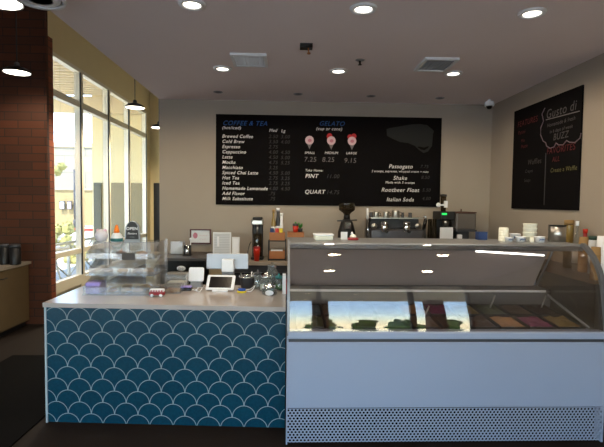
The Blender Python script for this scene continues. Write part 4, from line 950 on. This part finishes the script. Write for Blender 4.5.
bottle(p3, 5.44, .02, at(281, 213, Y=5.44).z-ub, ub, M['white'], M['white'], 'white bottle, right in the upper wooden crate', neck=.8)
for u, m_, lab in ((272, M['navy'], 'navy'), (277, M['red'], 'red'), (281, M['yellow'], 'yellow')):
    q = at(u, 232, Y=5.40); tag(part('snack_packet', MB().rbox(q.x-.022, q.x+.022, 5.387, 5.41, ub, ub+.13, .008), m_), '%s packet standing at the front of the upper crate' % lab, 'packet', 'packets in the upper crate')
# wood box on pedestal behind the case left end
x0, x1, z0, z1 = bx(287.5, 303.5, 232, 241, 5.4)
t = thing('wooden_planter', ((x0+x1)/2, 5.4, bcz), 'orange wood planter box on a black riser behind the case', 'planter')
part('riser', MB().box(x0+.01, x1-.01, 5.33, 5.5, bcz, z0), M['black'], t)
part('box', MB().box(x0, x1, 5.31, 5.52, z0, z1), M['orange_wood'], t)
p = at(295.5, 234, Y=5.38); r = .034
t = thing('red_cup', (p.x, 5.38, z1), 'red cup with dark lid standing on the wooden planter', 'cup')
part('cup', MB().lathe([(r*.8, 0), (r, .075), (.0001, .075)], (p.x, 5.38, z1), 20), M['red'], t)
part('lid', MB().lathe([(r*1.04, .075), (r*.95, .1), (.0001, .105)], (p.x, 5.38, z1), 20), M['dark_grey'], t)
part('lid_knob', MB().lathe([(.01, .1), (.01, .12), (.0001, .122)], (p.x, 5.38, z1), 10), M['green'], t)
p = at(300, 234, Y=5.46); t = thing('small_plant', (p.x, 5.46, z1), 'small green leafy plant on the wooden planter', 'plant')
part('pot', MB().lathe([(.025, 0), (.032, .04), (.0001, .04)], (p.x, 5.46, z1), 16), M['dark_grey'], t)
lf = MB(); rnd = random.Random(2)
for k in range(26):
    a_ = rnd.uniform(0, 6.28); h_ = rnd.uniform(.03, .08); d_ = rnd.uniform(.01, .045); c_ = Vector((p.x, 5.46, z1+.035)); e = c_+Vector((d_*math.cos(a_), d_*math.sin(a_)*.6, h_)); s = Vector((-math.sin(a_), math.cos(a_), 0))*.012
    lf.add([c_, (c_+e)/2+s, e, (c_+e)/2-s+Vector((0, 0, .003))], [(0, 1, 2), (0, 2, 3)])
part('leaves', lf, M['green'], t)
# container on case top
CT = 1.27
x0, x1, z0, z1 = bx(313.5, 333.5, 233, 240, 3.4)
t = thing('white_container', ((x0+x1)/2, 3.42, CT), 'low white lidded plastic container on the case top', 'container')
part('tub', MB().rbox(x0+.006, x1-.006, 3.36, 3.5, CT, CT+.034, .012), M['cream'], t)
part('lid', MB().rbox(x0, x1, 3.35, 3.51, CT+.034, CT+.044, .012), M['white'], t)
# espresso grinder
p = at(347, 240, Y=5.5); gx = p.x; t = thing('coffee_grinder', (gx, 5.5, bcz), 'black coffee grinder with smoked bean hopper', 'grinder')
zz = lambda v: at(347, v, Y=5.5).z
part('base', MB().rbox(gx-.1, gx+.1, 5.38, 5.68, bcz, bcz+.06, .02), M['black'], t)
part('body', MB().lathe([(.11, bcz+.06), (.105, zz(232)), (.07, zz(222)), (.04, zz(219)), (.0001, zz(219))], (gx, 5.55, 0), 26), M['black'], t)
part('chute', MB().rbox(gx-.04, gx+.035, 5.4, 5.5, zz(229), zz(221.5), .012), M['chrome'], t, 'shiny grinder chute')
part('collar', MB().lathe([(.04, zz(219)), (.035, zz(214.5)), (.0001, zz(214.5))], (gx, 5.55, 0), 20), M['black'], t)
part('hopper', MB().lathe([(.035, zz(215)), (.05, zz(213)), (.098, zz(210)), (.1, zz(203.5)), (.1, zz(203)), (.0001, zz(203))], (gx, 5.55, 0), 26), M['hopper'], t, 'smoked clear hopper')
part('beans', MB().lathe([(.03, zz(214.5)), (.08, zz(210.5)), (.09, zz(208.5)), (.0001, zz(208))], (gx, 5.55, 0), 20), M['brown'], t)
part('side_lever', MB().tube([(gx-.12, 5.52, zz(221)), (gx+.12, 5.52, zz(220))], .008), M['dark_grey'], t)
x0, x1, z0, z1 = bx(341, 347.5, 232, 240.5, 3.45)
tag(part('price_card', MB().box(x0, x1, 3.46, 3.464, CT, z1).box(x0, x1, 3.45, 3.48, CT, CT+.003), M['paper']), 'small white price card on case top below the grinder', 'card')
p = at(353, 241, Y=3.42); t = thing('red_figurine', (p.x, 3.42, CT), 'red based figurine with white top on the case top', 'figurine')
part('base', MB().lathe([(.04, 0), (.042, .01), (.03, .018), (.0001, .018)], (p.x, 3.42, CT), 22), M['dark_red'], t, 'round red base')
part('body', MB().lathe([(.022, .018), (.026, .028), (.014, .04), (.0001, .042)], (p.x, 3.42, CT), 18), M['cream'], t)
part('top', MB().lathe([(.008, .04), (.011, .05), (.0001, .062)], (p.x-.008, 3.42, CT), 12), M['white'], t)
# espresso machine
x0, x1, z0, z1 = bx(366.5, 424, 216, 241, 5.5)
t = thing('espresso_machine', ((x0+x1)/2, 5.5, bcz), 'steel two-group espresso machine below the menu board', 'espresso machine')
zz = lambda v: at(395, v, Y=5.5).z
part('body', MB().rbox(x0+.03, x1-.03, 5.40, 5.82, bcz+.04, zz(229), .03), mat('machine_steel', '6c6a6c', .3, .8, noise=.2, scale=8), t)
part('drip_tray', MB().rbox(x0+.04, x1-.04, 5.29, 5.40, bcz+.03, bcz+.09, .015), M['steel'], t)
part('back_housing', MB().rbox(x0+.05, x1-.05, 5.55, 5.82, zz(229), zz(219), .02), M['dark_grey'], t)
part('cup_rail', MB().box(x0+.04, x1-.04, 5.42, 5.80, zz(218.5), zz(217.5)), M['steel'], t)
for fx in (x0+.06, x1-.07):
    for fy in (5.42, 5.78): part('foot', MB().lathe([(.02, 0), (.022, .045), (.0001, .045)], (fx, fy, bcz), 12), M['black'], t)
for x in (x0, x1-.03):
    part('side_arm', MB().prism_x([(5.36, bcz+.06), (5.36, bcz+.1), (5.44, zz(228)), (5.38, zz(219)), (5.42, zz(218)), (5.5, zz(228)), (5.5, bcz+.06)], x, x+.03), M['black'], t)
for u in (384.5, 406.5):
    q = at(u, 226, Y=5.38)
    gh = part('group_head', MB().lathe([(.04, -.07), (.045, -.05), (.045, .03), (.035, .05), (.0001, .055)], (q.x, 5.38, q.z), 20), M['chrome'], t, 'chrome group head')
    part('portafilter', MB().tube([(q.x, 5.36, q.z-.05), (q.x, 5.24, q.z-.06)], [.014, .018]), M['black'], gh)
for u in (374, 418): 
    q = at(u, 226, Y=5.4); part('gauge', MB().lathe([(.0001, 0), (.035, 0), (.035, .02), (.0001, .02)], (0, 0, 0), 20, M=Matrix.Translation((q.x, 5.40, q.z)) @ Matrix.Rotation(PI/2, 4, 'X')), M['steel'], t)
q = at(367.5, 214, Y=5.36)
part('steam_wand', MB().tube([(q.x+.01, 5.37, zz(219)), (q.x, 5.33, zz(224)), (q.x-.004, 5.32, zz(243))], .008), M['chrome'], t)
part('left_knob', MB().tube([(q.x+.003, 5.37, zz(219)), (q.x+.003, 5.37, zz(208.5))], .013), M['paper'], t)
part('right_lever', MB().tube([(x1-.03, 5.40, zz(224)), (x1-.015, 5.38, zz(217)), (x1-.03, 5.38, zz(215.5)), (x1-.05, 5.38, zz(217))], .009), M['chrome'], t)
# cups and jugs on the machine
cr = zz(217.5)
for i, (u, w_, v) in enumerate(((371, 4, 216), (376, 6, 214), (386, 6, 214), (395.5, 8, 213), (402.5, 3, 215), (410, 4, 220))):
    q = at(u, 222, Y=5.5); r = w_*.5*.0119; h = max(at(u, v, Y=5.5).z - cr, .03)+.03
    names_ = ['leftmost tiny steel cup', 'short steel milk jug second from left', 'dark banded steel jug third from left', 'largest steel milk jug at the centre', 'thin dark steel cup right of the largest jug', 'rightmost low dark cup']
    m_ = M['steel'] if i in (1, 2, 3) else M['dark_grey']
    tt = thing('milk_jug', (q.x, 5.5, cr), names_[i]+' on the espresso machine', 'milk jug', 'jugs on top of the espresso machine')
    part('body', MB().lathe([(r*.95, 0), (r, .008), (r*.9, h*.75), (r*.95, h), (r*.88, h), (r*.82, h*.75), (r*.9, .01), (.0001, .01)], (q.x, 5.5, cr), 18), m_, tt)
    if i in (1, 2, 3): part('handle', MB().tube([(q.x+r*.9, 5.5, cr+h*.8), (q.x+r*1.5, 5.5, cr+h*.7), (q.x+r*1.5, 5.5, cr+h*.3), (q.x+r*.9, 5.5, cr+h*.2)], .005, 6), M['black'], tt)
# tall glass pitchers between machine and brewer
for u, py, lab in ((429.5, 5.66, 'smoked tall pitcher right of the espresso machine'), (434, 5.5, 'smoked tall pitcher left of the green-lit brewer')):
    q = at(u, 240, Y=py); h = at(u, 219, Y=py).z-bcz
    tt = thing('tall_pitcher', (q.x, py, bcz), lab, 'pitcher', 'smoked pitchers')
    part('body', MB().lathe([(.036, 0), (.034, .01), (.024, h), (.021, h), (.03, .02), (.0001, .015)], (q.x, py, bcz), 18), M['hopper'], tt)
# brewer with green display
x0, x1, z0, z1 = bx(438, 451.5, 212.5, 241, 5.5); cxp = (x0+x1)/2
zz = lambda v: at(444, v, Y=5.5).z
t = thing('coffee_brewer', (cxp, 5.5, bcz), 'black coffee brewer with green lit display right of pitchers', 'coffee brewer')
part('base', MB().rbox(x0, x1, 5.4, 5.7, bcz, bcz+.04, .015), M['black'], t)
part('column', MB().rbox(x0, x1, 5.56, 5.7, bcz+.04, zz(219), .015), M['black'], t)
part('head', MB().rbox(x0-.003, x1+.003, 5.40, 5.7, zz(219.5), zz(211.5), .015), M['black'], t)
a = at(442, 213, Y=5.395); b = at(447, 215, Y=5.395)
part('display', MB().box(a.x, b.x, 5.394, 5.4, b.z, a.z), M['green_led'], t, 'green lit display')
part('funnel', MB().lathe([(.03, zz(226)), (.048, zz(219.5)), (.0001, zz(219.5))], (cxp, 5.47, 0), 18), M['steel'], t)
part('paper_tag', MB().box(x0+.005, x1-.012, 5.425, 5.43, zz(240), zz(227)), M['paper'], t, 'white paper tag')
part('carafe', MB().lathe([(.04, bcz+.04), (.05, bcz+.06), (.045, zz(228)), (.0001, zz(228))], (cxp, 5.49, 0), 18), M['hopper'], t)
# hopper of the machine on top: white valve fitting
q = at(441.5, 203, Y=5.5); t = thing('valve_canister', (q.x, 5.6, zz(211.5)), 'small steel and white canister fitting topping the black brewer', 'canister')
part('canister', MB().lathe([(.03, zz(211.5)), (.034, zz(196)), (.0001, zz(196))], (q.x+.03, 5.52, 0), 18), M['hopper'], t)
part('lid', MB().lathe([(.04, zz(196.5)), (.04, zz(194.5)), (.0001, zz(194))], (q.x+.03, 5.52, 0), 18), M['black'], t)
q2 = at(438.5, 205, Y=5.46)
part('knob', MB().lathe([(.0001, -.012), (.025, -.008), (.028, 0), (.025, .008), (.0001, .012)], (0, 0, 0), 18, M=Matrix.Translation((q2.x, 5.46, q2.z)) @ Matrix.Rotation(PI/2, 4, 'X')), M['white'], t, 'round white knob')
part('arm', MB().tube([(q2.x, 5.47, q2.z), (q2.x+.09, 5.47, q2.z)], .009), M['white'], t)
part('switch_plate', MB().rbox(q2.x+.07, q2.x+.11, 5.45, 5.48, q2.z-.03, q2.z+.05, .006), M['white'], t)
# granita tank
x0, x1, z0, z1 = bx(453, 472, 211.5, 230, 5.5); zz = lambda v: at(462, v, Y=5.5).z
t = thing('drink_tank', ((x0+x1)/2, 5.5, bcz), 'grey rectangular drink dispenser tank right of black brewer', 'drink dispenser')
part('tank', MB().rbox(x0, x1, 5.38, 5.7, zz(229), zz(213), .02), clear('tank_plastic', 'b4b0ac', .05, .55, hazecol='7c7672'), t)
part('lid', MB().rbox(x0-.004, x1+.004, 5.37, 5.71, zz(213), zz(211.8), .02), M['brown'], t)
part('lid_knob', MB().tube([((x0+x1)/2-.02, 5.5, zz(212)), ((x0+x1)/2-.02, 5.5, zz(209))], .008), M['brown'], t)
part('tray_rail', MB().rbox(x0, x1+.003, 5.36, 5.7, zz(231), zz(229), .008), M['dark_grey'], t)
part('base', MB().rbox(x0+.05, x1-.05, 5.45, 5.7, bcz, zz(231), .02), M['dark_grey'], t)
part('tap', MB().rbox(x0+.02, x0+.07, 5.36, 5.42, zz(240), zz(234), .01), M['white'], t, 'white tap')
x0, x1, z0, z1 = bx(477, 485.5, 232, 242, 5.5)
x1 = min(x1, XR-.52)
x0, x1, z0, z1 = bx(477, 485.5, 232, 242, 4.9)
sv = thing('blue_box', ((x0+x1)/2, 3.55, CT), 'small navy blue box on the right half of the case top', 'box')
x0, x1, z0, z1 = bx(477, 485.5, 232.5, 242, 3.55)
part('box', MB().box(x0, x1, 3.52, 3.58, CT, z1), M['navy'], sv)
part('lid', MB().box(x0-.001, x1+.001, 3.519, 3.581, z1, z1+.006), M['navy'], sv)
# paper cups on the case
def cupstack(u0, u1, v0, Y, lab, m_=None, n=3, zb=CT, flip=True, grp='white paper cup stacks on the case top', vb=243):
    a = at(u0, v0, Y=Y); b = at(u1, vb, Y=Y); r = (b.x-a.x)/2; c = ((a.x+b.x)/2, Y, zb); h = a.z-zb
    t = thing('cup_stack', c, lab, 'cup stack', grp)
    for k in range(n):
        hk = h*(k/n); hb = h*((k+1)/n) if k < n-1 else h
        r0 = r*1.0 if flip else r*.86; r1 = r*.84 if flip else r*1.0
        if flip: pr_ = [(r0, hk), (r0, hk+.004), (r0*.97, hk+.005), (r0+(r1-r0)*.8*(1 if k == n-1 else .3), hb), (.0001, hb)]
        else: pr_ = [(r0+(r1-r0)*(.2 if k else 0), hk), (r1*.97, hb-.005), (r1, hb-.004), (r1, hb), (.0001, hb)]
        part('cup', MB().lathe(pr_, c, 24), m_ or M['cream'], t)
cupstack(499, 508, 227.5, 3.44, 'tall narrow stack of upturned white cups, left on the case top', n=5)
cupstack(523.5, 536, 223.5, 3.50, 'tallest wide stack of white cups on the case top', n=4, flip=False)
cupstack(530, 534, 237.5, 3.36, 'small single white cup before the tallest cup stack', n=1, flip=True)
def gcup(u0, u1, v0, Y, lab, stacks=1):
    a = at(u0, v0, Y=Y); b = at(u1, 243.3, Y=Y); r = (b.x-a.x)/2; c = ((a.x+b.x)/2, Y, CT); h = a.z-CT
    t = thing('gelato_cup', c, lab, 'cup', 'white gelato cups with blue mark')
    part('cup', MB().lathe([(r*.85, 0), (r*.97, h-.006), (r, h-.005), (r, h), (r*.92, h), (r*.8, .01), (.0001, .01)], c, 24), M['white'], t)
    part('blue_mark', merge(text_mesh('gelato', h*.42, (c[0], Y-r*.96, CT+h*.4), align='CENTER', bold=.0006)), M['chalk_blue'], t, 'blue printed mark')
gcup(505.2, 513, 237, 3.38, 'short white gelato cup with blue mark beside the narrow stack')
gcup(516, 525, 236.5, 3.37, 'middle short white gelato cup with blue mark')
gcup(534.5, 544.5, 236.5, 3.38, 'right short white gelato cup with blue mark')
gcup(510, 520, 233.5, 3.52, 'white gelato cup standing behind the two left cups')
# steel shaker, amber jar, bottles at right end
x0, x1, z0, z1 = bx(549.5, 564.5, 225, 244, 3.45); r = (x1-x0)/2; c = ((x0+x1)/2, 3.45, CT)
t = thing('steel_canister', c, 'shiny steel canister at the right end of the case top', 'canister')
part('body', MB().lathe([(r, 0), (r, z1-CT-.006), (.0001, z1-CT-.006)], c, 30), M['steel'], t)
part('lid', MB().lathe([(r*1.03, z1-CT-.006), (r*1.03, z1-CT), (.0001, z1-CT+.002)], c, 30), M['black'], t)
def onside(u0, u1, v0, Y, zb, lab, name, cat, m_, capm=None, grp=None, taper=1.0):
    a = at(u0, v0, Y=Y); b = at(u1, v0, Y=Y); r = (b.x-a.x)/2; c = ((a.x+b.x)/2, Y, zb); h = a.z-zb
    t = thing(name, c, lab, cat, grp)
    part('body', MB().lathe([(r*taper, 0), (r, h*.88), (r*.98, h*.9), (.0001, h*.9)], c, 22), m_, t)
    part('lid', MB().lathe([(r*1.03, h*.9), (r*1.03, h), (.0001, h)], c, 22), capm or m_, t)
SZ = 1.0
onside(565, 573.5, 220, 3.95, SZ, 'tall amber glass jar with gold lid behind the steel canister', 'storage_jar', 'jar', amber, M['tan'])
bq = at(577.5, 221, Y=3.78); bottle(bq.x, 3.78, .032, bq.z-SZ, SZ, M['jar_glass'], M['white'], 'clear bottle with white cap between amber jar and red bottle', 'bottles on the side counter')
bq = at(585.3, 232, Y=3.86); bottle(bq.x, 3.86, .026, at(584, 229, Y=3.86).z-SZ, SZ, M['dark_red'], M['red'], 'red sauce bottle behind the tan cup stacks', 'bottles on the side counter', neck=.6)
cupstack(579.5, 588.5, 237, 3.7, 'taller tan paper cup stack on the side counter', M['tan'], 5, SZ, True, 'tan paper cup stacks on the side counter', 262)
cupstack(591.5, 600, 247, 3.3, 'shorter tan paper cup stack in front on the side counter', M['tan'], 4, SZ, True, 'tan paper cup stacks on the side counter', 262)
onside(589.5, 597.5, 236, 3.58, SZ, 'white tub with dark green lid beside the tan cups', 'storage_tub', 'tub', M['paper'], mat('dark_green', '1c3a30', .5))
q = at(601, 236, Y=3.75)
cupstack(597.5, 606, 236, 3.42, 'white cup stack with teal base at right frame edge', M['white'], 3, SZ, True, 'white cup stacks on the side counter', 262)
